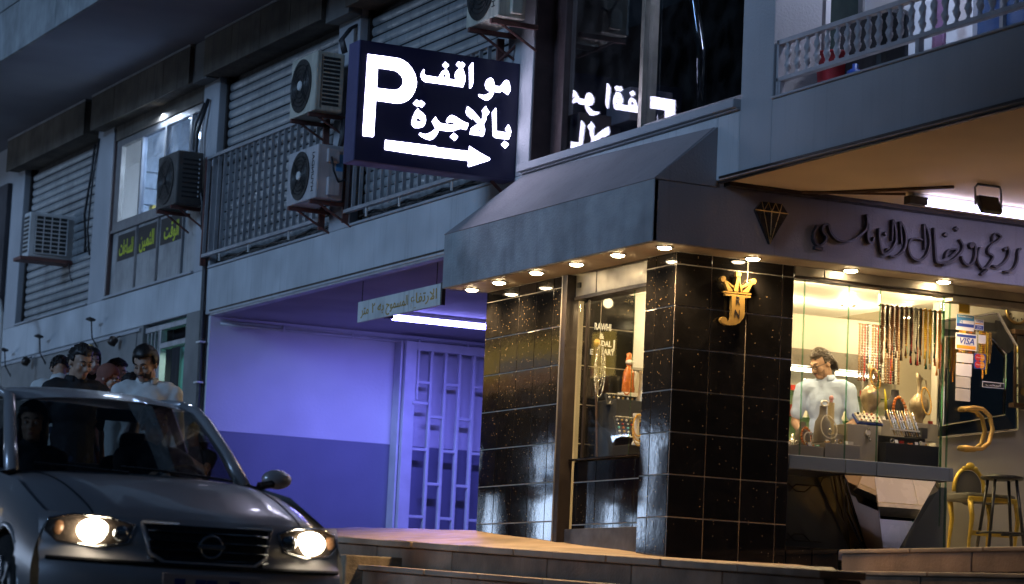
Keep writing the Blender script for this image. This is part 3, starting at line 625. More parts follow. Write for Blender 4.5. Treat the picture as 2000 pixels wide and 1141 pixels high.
# raised Arabic script on the fascia, each stroke a piece
mk('script_metal', (.055,.045,.045), .45, .5, var=.2, scale=8)
sn = thing('shop_name_script', 'dark raised Arabic script spelling the shop name on the fascia', 'lettering', (11.5, 16.17, 2.9))
SCRIPT = [[[[10405,3079],[10400,3070],[10392,3056],[10384,3042],[10378,3028],[10375,3014],[10373,3001],[10373,2988],[10374,2977],[10378,2966],[10383,2957],[10390,2949],[10397,2942],[10405,2938],[10415,2936],[10425,2935],[10435,2937],[10445,2942],[10455,2950],[10464,2960],[10472,2969],[10477,2978],[10480,2988],[10482,2998],[10481,3007],[10476,3014],[10468,3019],[10459,3025],[10453,3031],[10449,3039],[10446,3047],[10445,3055],[10447,3063],[10451,3071],[10458,3080],[10465,3088],[10472,3093],[10479,3096],[10486,3096],[10492,3094],[10497,3091],[10499,3087],[10501,3082],[10501,3076],[10503,3069],[10506,3062],[10509,3054],[10512,3046],[10518,3038],[10524,3030],[10533,3021],[10542,3012],[10551,3005],[10561,2999],[10572,2994],[10583,2990],[10595,2987],[10608,2985],[10621,2985],[10634,2986],[10650,2988],[10667,2992],[10687,2997],[10707,3004],[10725,3012],[10743,3023],[10760,3035],[10775,3047],[10789,3059],[10801,3069],[10811,3079],[10820,3089],[10826,3100],[10830,3111],[10833,3123],[10833,3134],[10833,3147],[10831,3163],[10828,3180],[10825,3196],[10823,3207]],16],[[[10839,3139],[10838,3121],[10838,3095],[10838,3068],[10839,3046],[10842,3030],[10846,3017],[10852,3008],[10857,3001],[10864,2999],[10871,3000],[10879,3004],[10884,3009],[10888,3017],[10891,3028],[10893,3039],[10894,3047]],17],[[[10385,2914],[10452,2912]],24],[[[10936,3117],[10936,3101],[10937,3078],[10939,3053],[10941,3029],[10946,3007],[10951,2984],[10957,2963],[10964,2948],[10970,2938],[10976,2933],[10983,2931],[10992,2932],[11004,2936],[11018,2944],[11033,2954],[11046,2966],[11057,2979],[11067,2994],[11076,3010],[11083,3026],[11086,3040],[11088,3053],[11087,3067],[11086,3082],[11084,3099],[11081,3117],[11077,3135],[11073,3151],[11068,3165],[11063,3177],[11058,3188],[11055,3195]],16],[[[11052,3190],[11052,3034]],8],[[[10984,3089],[11003,3075]],20],[[[11007,2969],[11029,2978]],13],[[[11119,3188],[11136,3022]],11],[[[11122,3184],[11129,3176],[11138,3164],[11149,3151],[11157,3136],[11163,3122],[11169,3107],[11173,3090],[11176,3073],[11176,3054],[11175,3034],[11172,3015],[11167,2997],[11159,2982],[11148,2968],[11136,2956],[11124,2946],[11112,2938],[11099,2931],[11087,2926],[11075,2922],[11064,2921],[11053,2921],[11043,2922],[11036,2923]],16],[[[11322,3069],[11315,3071],[11306,3074],[11295,3077],[11283,3079],[11269,3078],[11254,3077],[11239,3073],[11227,3068],[11218,3059],[11210,3048],[11204,3035],[11201,3023],[11199,3010],[11199,2997],[11202,2984],[11205,2972],[11210,2961],[11216,2950],[11223,2941],[11231,2933],[11241,2926],[11252,2921],[11265,2918],[11277,2916],[11289,2917],[11302,2919],[11315,2923],[11327,2929],[11337,2936],[11347,2946],[11357,2958],[11365,2970],[11371,2984],[11377,2999],[11382,3014],[11385,3029],[11387,3041],[11388,3052],[11388,3063],[11387,3076],[11384,3091],[11381,3108],[11376,3125],[11371,3140],[11362,3154],[11352,3168],[11342,3179],[11335,3188]],15],[[[11332,3192],[11344,3001]],10],[[[11420,3174],[11422,3153],[11425,3123],[11429,3089],[11432,3057],[11436,3026],[11439,2993],[11443,2964],[11447,2941],[11451,2928],[11455,2922],[11460,2919],[11468,2918],[11479,2917],[11493,2919],[11508,2922],[11524,2926],[11540,2930],[11558,2934],[11575,2940],[11591,2947],[11606,2956],[11621,2967],[11635,2979],[11647,2990],[11657,3001],[11666,3011],[11674,3022],[11680,3032],[11684,3041],[11686,3051],[11686,3060],[11684,3070],[11679,3081],[11670,3093],[11661,3104],[11655,3112]],17],[[[11529,2954],[11528,2959],[11528,2967],[11529,2975],[11531,2983],[11535,2991],[11541,3000],[11547,3009],[11555,3016],[11564,3022],[11574,3026],[11584,3030],[11594,3032],[11605,3034],[11616,3035],[11626,3035],[11631,3034],[11632,3031],[11630,3026],[11624,3020],[11618,3013],[11608,3005],[11595,2994],[11582,2985],[11573,2978]],11],[[[11517,3139],[11542,3126]],24],[[[11611,3195],[11634,3179]],24],[[[11513,2915],[11525,2898]],13],[[[11762,3059],[11759,3063],[11755,3067],[11751,3072],[11750,3077],[11752,3082],[11757,3088],[11763,3093],[11769,3096],[11775,3096],[11782,3093],[11788,3089],[11793,3082],[11797,3071],[11800,3057],[11802,3041],[11803,3026],[11802,3011],[11799,2996],[11795,2981],[11790,2968],[11783,2956],[11775,2946],[11766,2937],[11757,2931],[11747,2928],[11737,2928],[11726,2929],[11717,2932],[11708,2936],[11701,2942],[11693,2950],[11688,2957],[11683,2965],[11680,2974],[11677,2983],[11675,2989]],17],[[[11758,3083],[11781,3071]],26],[[[11847,3073],[11843,3066],[11837,3054],[11830,3042],[11826,3028],[11823,3015],[11821,3000],[11820,2985],[11822,2971],[11826,2958],[11833,2946],[11841,2935],[11849,2927],[11857,2920],[11865,2916],[11874,2915],[11883,2916],[11893,2920],[11903,2928],[11913,2938],[11923,2948],[11934,2962],[11945,2977],[11955,2992],[11962,3005],[11962,3013],[11960,3019],[11955,3023],[11949,3027],[11943,3030],[11934,3032],[11926,3035],[11920,3038],[11917,3044],[11916,3051],[11917,3059],[11919,3067],[11924,3076],[11930,3085],[11938,3094],[11947,3103],[11958,3111],[11969,3117],[11981,3124],[11993,3132],[12004,3141],[12016,3152],[12026,3162],[12032,3169],[12033,3175],[12031,3178],[12026,3180],[12020,3182],[12013,3186],[12004,3190],[11994,3193],[11985,3193],[11977,3189],[11969,3183],[11962,3174],[11957,3166],[11955,3156],[11956,3145],[11957,3135],[11958,3128]],14],[[[11856,2868],[11912,2909]],17],[[[12069,3092],[12081,3075]],26],[[[12092,3104],[12096,3098],[12102,3090],[12108,3079],[12110,3068],[12109,3056],[12106,3042],[12101,3027],[12094,3014],[12085,3001],[12074,2988],[12062,2976],[12049,2966],[12037,2958],[12023,2951],[12010,2945],[11998,2942],[11987,2941],[11977,2943],[11969,2946],[11963,2948]],15],[[[12220,3094],[12218,3097],[12214,3100],[12210,3103],[12206,3102],[12202,3097],[12198,3089],[12195,3079],[12192,3067],[12191,3055],[12191,3040],[12190,3025],[12188,3009],[12182,2993],[12174,2975],[12164,2958],[12154,2944],[12144,2935],[12132,2928],[12120,2924],[12109,2920],[12097,2918],[12085,2917],[12075,2916],[12068,2916]],13]]
for pts, w in SCRIPT:
    m = MB(); n = len(pts); vs = []; P2 = [Vector((x/1000, z/1000)) for x, z in pts]
    for i, p in enumerate(P2):
        t = (P2[min(i+1, n-1)]-P2[max(i-1, 0)]).normalized(); k = Vector((-t.y, t.x)); hw = w/2000*(1 if n < 3 else .55+.45*math.sin(PI*(.12+.8*i/(n-1))))
        for s_, y in ((-1, 16.155), (1, 16.155), (1, 16.193), (-1, 16.193)): q = p+k*hw*s_; vs.append((q.x, y, q.y))
    fs = [(0,1,2,3), tuple(4*(n-1)+j for j in (3,2,1,0))] + [(4*i+j, 4*i+(j+1) % 4, 4*i+4+(j+1) % 4, 4*i+4+j) for i in range(n-1) for j in range(4)]
    build('script_stroke', m.add(vs, fs), MAT['script_metal'], sn)
# ------------------------------------------------------------------ facade: windows, railings, air conditioners
mk('room_white', (.72,.75,.78), .7, var=.06, scale=2)
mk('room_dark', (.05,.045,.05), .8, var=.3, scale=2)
mk('frame_grey', (.26,.26,.27), .45, .5, var=.12, scale=6, dirt=.2)
mk('frame_brown', (.07,.045,.045), .5, .3, var=.2, scale=6)
mk('orange_cloth', (.80,.25,.07), .8, var=.1, scale=10)
mk_glass('glass_frost', (.72,.80,.90), .05, dirt=.22)
# lit office window (left) with panelled foot
lw = part('office_window', MAT['frame_grey'], (9.60, 9.66, 27.2, 30.3, 5.60, 5.68), (9.60, 9.66, 27.2, 30.3, 4.60, 4.69), (9.60, 9.66, 30.10, 30.3, 4.69, 5.60), (9.60, 9.66, 27.2, 27.34, 4.69, 5.60), bev=.004)
for y, w in ((29.34, .05), (28.50, .05), (27.66, .06)): part('mullion', MAT['frame_grey'], (9.595, 9.66, y-w/2, y+w/2, 4.69, 5.60), parent=lw, bev=.004)
for a, b, g in ((29.365, 30.10, 'glass'), (28.525, 29.315, 'glass_frost'), (27.69, 28.475, 'glass_frost'), (27.34, 27.63, 'glass_frost')):
    part('pane', MAT[g], (9.625, 9.631, a, b, 4.69, 5.60), parent=lw)
part('rail', MAT['frame_grey'], (9.585, 9.66, 27.2, 30.3, 4.565, 4.60), parent=lw, bev=.003)
for a, b in ((29.37, 30.28), (28.62, 29.34), (27.76, 28.57), (27.2, 27.73)):
    part('foot_panel', MAT['shutter_metal'], (9.62, 9.66, a+.006, b-.006, 3.806, 4.563), parent=lw, bev=.005)
for y in (29.355, 28.595, 27.745): part('post', MAT['frame_grey'], (9.595, 9.66, y-.014, y+.014, 3.806, 4.563), parent=lw, bev=.003)
part('post', MAT['frame_brown'], (9.58, 9.66, 30.28, 30.31, 3.806, 5.86), parent=lw)
part('hood_board', MAT['box_stone'], (9.58, 9.66, 27.2, 30.3, 5.68, 5.86), parent=lw)
part('room_wall', MAT['room_white'], (11.6, 11.7, 27.0, 30.6, 3.8, 6.1), (9.70, 11.6, 30.5, 30.6, 3.8, 6.1), (9.7, 11.6, 27.0, 27.1, 3.8, 6.1), (9.7, 11.6, 27.0, 30.6, 6.05, 6.1), (9.7, 11.6, 27.0, 30.6, 3.75, 3.8), parent=lw)
for i in range(7): part('wall_board', MAT['room_white'], (11.56, 11.6, 27.1, 30.5, 4.2+i*.2, 4.385+i*.2), (9.8, 11.6, 30.46, 30.5, 4.2+i*.2, 4.385+i*.2), parent=lw, bev=.006)
t = thing('tube_light', 'cool white tube light inside the lit office window', 'tube light', (10.6, 28.6, 5.8))
build('tube', MB().tube([(10.5, 27.4, 5.80), (10.5, 29.9, 5.80)], .03, 8), MAT['tube_cool'], t)
build('batten', MB().box(10.45, 10.55, 27.3, 30.0, 5.83, 5.88), MAT['white_plastic'], t)
lamp('AREA', 'tube_glow', (10.5, 28.6, 5.75), 120, (.60,.76,1.0), t, 2.4, size_y=.08)
solo('wall_poster', 'orange hanging behind the left pane of the lit window', 'hanging', MB().slab([(11.2,30.42,4.75),(11.2,30.42,5.2),(10.9,30.42,5.3),(10.55,30.42,5.25),(10.75,30.42,4.95),(11.0,30.42,4.65)], (0,-.03,0)), MAT['orange_cloth'])
solo('round_fan', 'dark round fan behind the left pane of the lit window', 'fan', MB().lathe([(.02,-.05),(.13,-.03),(.15,.0),(.13,.03),(.02,.05)], (10.42, 30.0, 5.25), 20, (1.2,0,.4)), MAT['black_plastic'], smooth=True)
solo('yellow_carton', 'small yellow carton on the sill of the lit window', 'carton', MB().box(9.80, 9.88, 29.42, 29.55, 4.69, 4.83), MAT['paper_yellow'])
# shop stickers on the foot panels
for txt, lab, y0, y1, z0, z1, wdt in (('\ufe95\ufe8e\ufecb\ufe8e\ufeb4\ufee0\ufedf', 'left of three', 29.40, 30.05, 4.21, 4.52, .50), ('\ufee6\ufef4\ufee4\ufe9c\ufedf\ufe8d', 'middle of three', 28.67, 29.31, 4.222, 4.528, .50), ('\ufe96\ufed7\ufeee\ufedf\ufe8d', 'right of three', 27.77, 28.52, 4.232, 4.528, .48)):
    t = thing('shop_sticker', lab + ' dark stickers with yellow Arabic lettering below the lit window', 'sticker', (9.615, (y0+y1)/2, z0), 'yellow lettered stickers under the office window')
    build('backing', MB().box(9.614, 9.6195, y0, y1, z0, z1), MAT['black_ink'], t)
    text_mesh('lettering', txt, .24, MAT['lime_ink'], onX(9.6125, (y0+y1)/2, (z0+z1)/2-.02), t, .002, width=wdt, bold=.004)
# railings of flat bars
def railing(label, y0, y1, n, z0=3.885, z1=4.975, x=9.49):
    t = thing('security_railing', label, 'railing', (x, (y0+y1)/2, z0), 'flat bar railings before the shutters')
    build('top_rail', MB().box(x-.02, x+.03, y0, y1, z1-.035, z1), MAT['rail_paint'], t, bev=.003)
    build('bottom_rail', MB().box(x-.02, x+.03, y0, y1, z0, z0+.035), MAT['rail_paint'], t, bev=.003)
    f = None
    for i in range(n+1):
        y = y0 + .01 + (y1-y0-.03)*i/n
        if f is None: f = build('bar', MB().box(x-.012, x+.022, y, y+.014, z0+.036, z1-.036), [MAT['rail_paint']], t); f0 = Vector(f.location); yb = y
        else: dup(f, t, f0 + Vector((0, y-yb, 0)))
    for y in (y0+.8, y0+1.9, y1-.5): build('foot', MB().box(x, x+.015, y, y+.015, 3.80, z0), MAT['white_plastic'], t)
    for y in (y0-.03, y1): build('end_post', MB().box(x-.02, x+.04, y, y+.03, 3.80, z1), MAT['rust_paint'], t)
railing('flat bar railing before the shutter left of the parking sign', 23.47, 26.72, 19)
railing('flat bar railing before the shutter behind the parking sign', 19.72, 22.86, 19)
for y0, y1 in ((23.5, 26.6), (19.75, 22.8)):
    m = MB()
    for k in range(3):
        pts = [(9.60+.02*k, y0+(y1-y0)*i/12, 3.82+.03*k+.018*math.sin(i*2.1+k*1.7)) for i in range(13)]; m.tube(pts, .012, 5)
    o = build('cable_bundle', m, MAT['black_cable']); tag(o, ('sagging black cables under the railing left of the sign' if y0 > 21 else 'sagging black cables under the railing behind the sign'), 'cables', kind='stuff')
# split air conditioners: fan face to the street, end panel towards the camera
def ac_split(label, x0, x1, y0, y1, z0, z1, body, style, group='air conditioners on the facade'):
    t = thing('air_conditioner', label, 'air conditioner', ((x0+x1)/2, (y0+y1)/2, z0-.06), group)
    build('casing', MB().box(x0, x1, y0, y1, z0, z1), MAT[body], t, bev=.014)
    cy, cz = y0 + (y1-y0)*.56, (z0+z1)/2; r = min(z1-z0, y1-y0)*.43
    build('fan_recess', MB().lathe([(.01,0),(r,0),(r+.012,.006),(r+.012,.012),(.01,.012)], (x0+.002, cy, cz), 32, (0,-PI/2,0)), MAT['fan_black'], t)
    for k in range(1, 6):
        rr = r*k/6; build('grille_ring', MB().tube([(x0-.016, cy+rr*math.cos(a*PI/16), cz+rr*math.sin(a*PI/16)) for a in range(33)], .003, 4, False), MAT['black_plastic'], t)
    build('fan_hub', MB().lathe([(.01,0),(r*.20,0),(r*.17,.012),(.01,.014)], (x0-.016, cy, cz), 16, (0,-PI/2,0)), MAT['white_plastic' if style != 'dark' else 'black_plastic'], t)
    for k in range(4):
        a = PI/4+k*PI/2; build('grille_spoke', MB().tube([(x0-.017, cy, cz), (x0-.017, cy+r*math.cos(a), cz+r*math.sin(a))], .003, 4), MAT['black_plastic'], t)
    if style == 'slots':
        for k in range(12):
            z = z0+.07+k*(z1-z0-.13)/11
            build('vent_slot', MB().box(x0+.07, x1-.045, y0-.004, y0+.004, z-.013, z+.013), MAT['fan_black'], t, bev=.003)
        build('end_frame', MB().box(x0+.05, x0+.056, y0-.004, y0, z0+.03, z1-.03), MAT['ac_dark'], t)
    elif style == 'boxes':
        build('valve_cover', MB().box(x0+.10, x1-.05, y0-.05, y0, z0+.03, z0+.20), MAT[body], t, bev=.008)
        build('terminal_cover', MB().box(x0+.09, x1-.06, y0-.04, y0, z1-.17, z1-.04), MAT[body], t, bev=.008)
        build('energy_label', MB().box(x0+.19, x1-.01, y0-.003, y0, z1-.24, z1-.08), MAT['sky_ink'], t)
        build('pipe', MB().tube([(x0+.12, y0-.05, z1-.12), (x0+.14, y0-.07, z1-.25), (x0+.20, y0-.05, z0+.16), (x1+.02, y0-.02, z0+.2)], .01, 6), MAT['black_cable'], t, smooth=True)
        text_mesh('lettering', 'HYUNDAI', .085, MAT['black_ink'], lambda u, v, w: (x0-.003-w, y0+.10-v, cz+u), t, .002)
    elif style == 'dark':
        for k in range(9): build('vent_slot', MB().box(x0+.06, x1-.03, y0-.004, y0+.004, z0+.08+k*.05, z0+.095+k*.05), MAT['fan_black'], t)
        for k in range(9): build('light_slit', MB().box(x1-.05, x1-.04, y0-.006, y0, z0+.09+k*.05, z0+.11+k*.05), MAT['room_white'], t)
    for y in (y0+.08, y1-.12):
        build('bracket', MB().box(x0-.02, XM, y, y+.035, z0-.045, z0-.005), MAT['rust_paint'], t, bev=.003)
        build('bracket_strut', MB().tube([(x0+.08, y+.017, z0-.04), (XM, y+.017, z0-.22)], .012, 5), MAT['rust_paint'], t)
    return t
ac_split('cream air conditioner with slotted end beside the top of the parking sign', 9.15, 9.435, 22.92, 23.56, 4.84, 5.41, 'ac_cream', 'slots')
ac_split('off-white air conditioner with end covers beside the foot of the parking sign', 9.15, 9.42, 22.77, 23.50, 3.99, 4.50, 'ac_lilac', 'boxes')
ac_split('dark air conditioner hung before the lit office window', 9.2, 9.49, 26.87, 27.52, 4.46, 5.04, 'ac_dark', 'dark')
ac_split('air conditioner on a rusty bracket above the right end of the parking sign', 9.15, 9.40, 19.05, 19.66, 5.0, 5.55, 'ac_cream', 'boxes')
pp = thing('refrigerant_pipes', 'lagged pipes between the two air conditioners left of the sign', 'pipes', (9.5, 22.95, 4.5))
for dx in (0, .035, -.03): build('pipe', MB().tube([(9.42, 22.9+dx, 5.42), (9.40, 22.95+dx, 5.55), (9.50, 22.98+dx, 5.68), (9.56, 23.0+dx, 5.72)], .016, 6), MAT['black_cable'], pp, smooth=True)
for dx in (0, .05): build('pipe', MB().tube([(9.48, 22.95+dx, 4.80), (9.46, 22.92+dx, 4.62), (9.47, 23.0+dx, 4.5)], .02, 6), MAT['black_cable'], pp, smooth=True)
# window unit of the left bay, turned with its grid towards the camera
t = thing('air_conditioner', 'white window air conditioner with grid face on a shelf before the left shutter', 'air conditioner', (9.45, 32.15, 4.40), 'air conditioners on the facade')
build('casing', MB().box(9.1, 9.79, 32.03, 32.29, 4.44, 5.0), MAT['ac_white'], t, bev=.012)
build('grille_recess', MB().box(9.17, 9.58, 32.015, 32.03, 4.49, 4.96), MAT['fan_black'], t)
for i in range(5): build('grille_bar', MB().box(9.17+i*.1005, 9.182+i*.1005, 32.005, 32.02, 4.49, 4.96), MAT['ac_white'], t)
for i in range(10): build('grille_bar', MB().box(9.17, 9.585, 32.002, 32.018, 4.485+i*.052, 4.497+i*.052), MAT['ac_white'], t)
for i in range(9): build('side_louvre', MB().box(9.094, 9.10, 32.06, 32.26, 4.50+i*.052, 4.53+i*.052), MAT['fan_black'], t)
build('shelf', MB().box(9.0, 9.95, 32.0, 32.32, 4.39, 4.435), MAT['rust_paint'], t, bev=.004)
build('drain_hose', MB().tube([(9.78, 32.0, 4.7), (9.84, 31.95, 4.5), (9.80, 31.93, 4.25), (9.70, 31.94, 4.12), (9.64, 31.97, 4.22), (9.62, 32.0, 4.4)], .009, 6), MAT['black_cable'], t, smooth=True)
m = MB().tube([(9.55, 31.0, 5.75), (9.54, 31.05, 5.4), (9.52, 31.15, 4.9), (9.60, 31.3, 4.6), (9.66, 31.5, 4.5)], .015, 6)
m.tube([(9.55, 30.85, 5.8), (9.53, 30.95, 5.3), (9.54, 31.05, 4.7), (9.6, 31.1, 4.4)], .012, 6)
tag(build('hanging_cable', m, MAT['black_cable'], smooth=True), 'black cables hanging beside the white window unit', 'cable')
m = MB().tube([(9.53, 26.95, 5.65), (9.46, 27.05, 5.3), (9.44, 27.0, 4.95), (9.50, 26.85, 4.5), (9.50, 26.8, 4.2)], .022, 6)
m.tube([(9.53, 27.05, 5.62), (9.47, 27.15, 5.4), (9.45, 27.1, 5.1)], .016, 6)
tag(build('hanging_cable', m, MAT['black_cable'], smooth=True), 'thick black cables looping past the dark air conditioner', 'cable')

# upper window with dark room, sign reflected in its panes
uw = part('upper_window', MAT['frame_brown'], (9.745, 9.80, 19.0, 19.19, 3.85, 6.3), (9.60, 9.72, 15.9, 18.9, 6.2, 6.3), bev=.004)
part('jamb_board', MAT['frame_brown'], (9.575, 9.90, 19.19, 19.199, 3.855, 6.3), parent=uw)
part('mullion', MAT['alu'], (9.575, 9.70, 17.365, 17.42, 3.86, 6.2), parent=uw, bev=.003)
part('stile', MAT['frame_brown'], (9.63, 9.70, 17.425, 17.50, 3.86, 6.2), parent=uw)
part('bottom_rail', MAT['frame_grey'], (9.60, 9.70, 17.42, 18.9, 3.856, 3.885), (9.59, 9.70, 15.9, 17.365, 3.856, 3.90), parent=uw, bev=.003)
part('pane', MAT['glass_dark'], (9.75, 9.756, 17.42, 19.0, 3.885, 6.2), parent=uw); part('pane', MAT['glass_dark'], (9.612, 9.618, 15.9, 17.365, 3.90, 6.2), parent=uw)
part('sill', W, (9.50, 9.95, 15.9, 19.3, 3.79, 3.853), (9.53, 9.95, 15.9, 19.28, 3.776, 3.79), parent=uw, bev=.006)
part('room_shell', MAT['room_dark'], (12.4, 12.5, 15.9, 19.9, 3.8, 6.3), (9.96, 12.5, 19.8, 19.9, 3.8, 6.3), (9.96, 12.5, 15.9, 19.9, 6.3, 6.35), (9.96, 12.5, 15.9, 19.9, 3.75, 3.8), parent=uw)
mk('carton', (.18,.12,.10), .8, var=.2, scale=5); mk('carton_pale', (.34,.28,.30), .8, var=.2, scale=5); mk('bag_white', (.55,.55,.62), .5, var=.3, scale=9)
for lab, m_, b in (('brown carton', 'carton', (9.9, 10.3, 19.0, 19.4, 4.02, 4.3)), ('pale carton at the sill corner', 'carton_pale', (9.85, 10.2, 18.9, 19.3, 3.8, 4.02)), ('tilted carton on the pile', 'carton_pale', (10.2, 10.6, 18.7, 19.1, 4.22, 4.5)), ('tall dark carton', 'carton', (10.3, 10.6, 18.2, 18.6, 3.8, 4.22))):
    solo('carton', lab + ' inside the dark upper window', 'carton', MB().box(*b), MAT[m_], 'cartons behind the upper window', bev=.01)
sh = thing('wire_shelf', 'wire shelf of white bags behind the right pane of the upper window', 'shelf', (10.9, 17.2, 3.8))
for i in range(13): build('wire', MB().tube([(10.6+i*.05, 17.0, 3.85), (10.6+i*.05, 17.0, 6.0)], .004, 4), MAT['black_cable'], sh)
for i in range(22): build('wire', MB().tube([(10.6, 16.99, 3.95+i*.1), (11.2, 16.99, 3.95+i*.1)], .004, 4), MAT['black_cable'], sh)
for z in (4.1, 4.7, 5.3): build('shelf_board', MB().box(10.6, 11.2, 17.05, 17.5, z, z+.02), MAT['frame_grey'], sh)
for i, (x, z) in enumerate(((10.72, 4.12), (10.95, 4.12), (11.1, 4.12), (10.75, 4.72), (11.0, 4.72), (10.8, 5.32), (11.05, 5.32))):
    solo('white_bag', ['crumpled white bag low on the wire shelf', 'crumpled white bag low on the wire shelf', 'crumpled white bag low on the wire shelf', 'white bag on the middle board of the wire shelf', 'white bag on the middle board of the wire shelf', 'white bag high on the wire shelf', 'white bag high on the wire shelf'][i], 'bag',
         MB().ball((x, 17.22, z+.16), (.11, .12, .18), 12, 9), MAT['bag_white'], 'bags on the wire shelf')
bm_ = MB().tube([(10.35, 18.1, 5.6), (10.38, 18.05, 5.2), (10.45, 18.0, 4.7), (10.46, 18.0, 4.2)], [.02,.05,.05,.03], 8)
solo('floor_lamp', 'dark curved stand with a bright edge behind the left pane', 'stand', bm_, MAT['mirror_dark'], smooth=True)
# balcony at the upper right
bal = thing('balcony_balustrade', 'white balcony balustrade of twisted balusters at the upper right', 'balustrade', (9.62, 13.5, 3.8))
mk('baluster_paint', (.50,.47,.49), .5, var=.1, scale=9, dirt=.2)
RY0, RY1 = 11.2, 15.47
build('top_rail', MB().box(9.58, 9.63, RY0, RY1, 4.165, 4.20), MAT['baluster_paint'], bal, bev=.004)
build('bottom_rail', MB().box(9.58, 9.63, RY0, RY1, 3.905, 3.935), MAT['baluster_paint'], bal, bev=.004)
for y in (15.44, 13.80, 12.2): build('post', MB().box(9.585, 9.625, y-.02, y+.02, 3.80, 3.905), MAT['baluster_paint'], bal)
build('end_post', MB().box(9.58, 9.63, 15.445, 15.47, 3.80, 4.20), MAT['baluster_paint'], bal)
m = MB(); n = 10; vs = []; rings = 24
for j in range(rings+1):
    t_ = j/rings; z = 3.936 + t_*.228
    prof = .010 + .014*math.exp(-((t_-.26)/.10)**2) + .014*math.exp(-((t_-.74)/.10)**2) + (.006 if .3 < t_ < .7 else 0)
    if t_ < .05 or t_ > .95: prof = .018
    for k in range(n):
        a = 2*PI*k/n + t_*7; r = prof*(1+.22*math.cos(3*(2*PI*k/n)) * (1 if .25 < t_ < .75 else .2))
        vs.append((9.605+r*math.cos(a), 15.36+r*math.sin(a), z))
m.add(vs, [(j*n+k, j*n+(k+1) % n, (j+1)*n+(k+1) % n, (j+1)*n+k) for j in range(rings) for k in range(n)])
b0 = build('baluster', m, MAT['baluster_paint'], bal, smooth=True); l0 = Vector(b0.location)
for i in range(1, 34): dup(b0, bal, l0 + Vector((0, -i*.122, 0)))
mk('loggia_cream', (.55,.50,.42), .8, var=.08, scale=2); mk('loggia_white', (.75,.75,.78), .7, var=.04, scale=2); mk('dark_green', (.05,.07,.06), .5, var=.2, scale=5)
mk('towel_mauve', (.36,.20,.36), .9, var=.15, scale=8); mk('red_plastic', (.40,.02,.03), .4, var=.1); mk('blue_plastic', (.03,.10,.45), .35, var=.1); mk('blue_glass', (.03,.06,.14), .1, var=.2, scale=4)
lg = part('loggia_wall', MAT['loggia_cream'], (10.8, 10.9, 16.98, 17.6, 3.8, 6.3), (9.98, 10.9, 17.5, 17.6, 3.8, 3.81))
part('loggia_wall', MAT['loggia_white'], (10.8, 10.9, 15.02, 16.25, 3.8, 6.3))
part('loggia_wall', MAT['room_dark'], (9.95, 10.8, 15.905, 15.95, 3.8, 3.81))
part('loggia_floor', MAT['loggia_cream'], (9.76, 10.9, 9.0, 17.6, 3.70, 3.79))
part('loggia_ceiling', MAT['loggia_white'], (9.76, 10.9, 9.0, 15.48, 5.9, 6.0))
ld = part('loggia_door', MAT['dark_green'], (10.82, 10.86, 16.25, 16.98, 3.8, 6.3))
part('door_frame', MAT['frame_grey'], (10.78, 10.82, 16.72, 16.98, 3.8, 6.3), (10.78, 10.82, 16.23, 16.29, 3.8, 6.3), parent=ld)
lwn = part('loggia_window', MAT['blue_glass'], (10.82, 10.86, 9.0, 14.86, 3.8, 6.3))
part('window_frame', MAT['loggia_white'], (10.78, 10.83, 14.86, 15.0, 3.8, 6.3), parent=lwn)
for y in (14.55, 14.2, 13.85): part('window_bar', MAT['frame_grey'], (10.79, 10.82, y-.02, y+.02, 3.8, 6.3), parent=lwn)
part('inner_door', MAT['loggia_white'], (9.99, 10.03, 15.5, 15.9, 3.8, 6.3))
lp = thing('ceiling_lamp', 'cold white ceiling lamp inside the balcony', 'ceiling lamp', (10.3, 14.6, 5.8))
build('shade', MB().lathe([(.02,0),(.14,.0),(.16,.05),(.05,.09)], (10.3, 14.6, 5.8), 20), MAT['tube_cool'], lp)
lamp('POINT', 'lamp_glow', (10.3, 14.7, 5.6), 45, (.66,.72,1.0), lp, .12)
m = MB().lathe([(.10,0),(.115,.10),(.135,.30),(.15,.32),(.15,.335),(.13,.335)], (9.95, 15.3, 3.79), 22)
bk = build('bucket', m, MAT['red_plastic'], smooth=True); tag(bk, 'dark red plastic bucket behind the balcony balusters', 'bucket')
solo('broom', 'blue topped broom handle standing in the balcony corner', 'broom', MB().tube([(9.95, 15.45, 3.8), (9.9, 15.60, 4.30)], .012, 8).tube([(9.9, 15.60, 4.30), (9.885, 15.66, 4.46)], .017, 8), MAT['blue_plastic'], smooth=True)
m = MB().box(9.95, 10.2, 14.75, 15.3, 3.8, 4.38); solo('black_chair_back', 'tall black padded chair back on the balcony', 'chair', m, MAT['black_plastic'], bev=.05)
m = MB().lathe([(.02,0),(.055,.0),(.06,.07),(.055,.12),(.02,.14),(.02,.17)], (9.85, 14.9, 3.80), 14); solo('blue_bottle', 'blue bottle on the balcony floor edge', 'bottle', m, MAT['blue_plastic'], smooth=True)
m = MB()
m.grid(lambda u, v: (10.55+.05*math.sin(u*9)*(1-.4*v), 14.88+.16*u*(.6+.4*v), 4.75-.75*v), 10, 8); solo('towel', 'mauve towel hanging by the balcony window', 'towel', m, MAT['towel_mauve'], smooth=True, solid=.01)
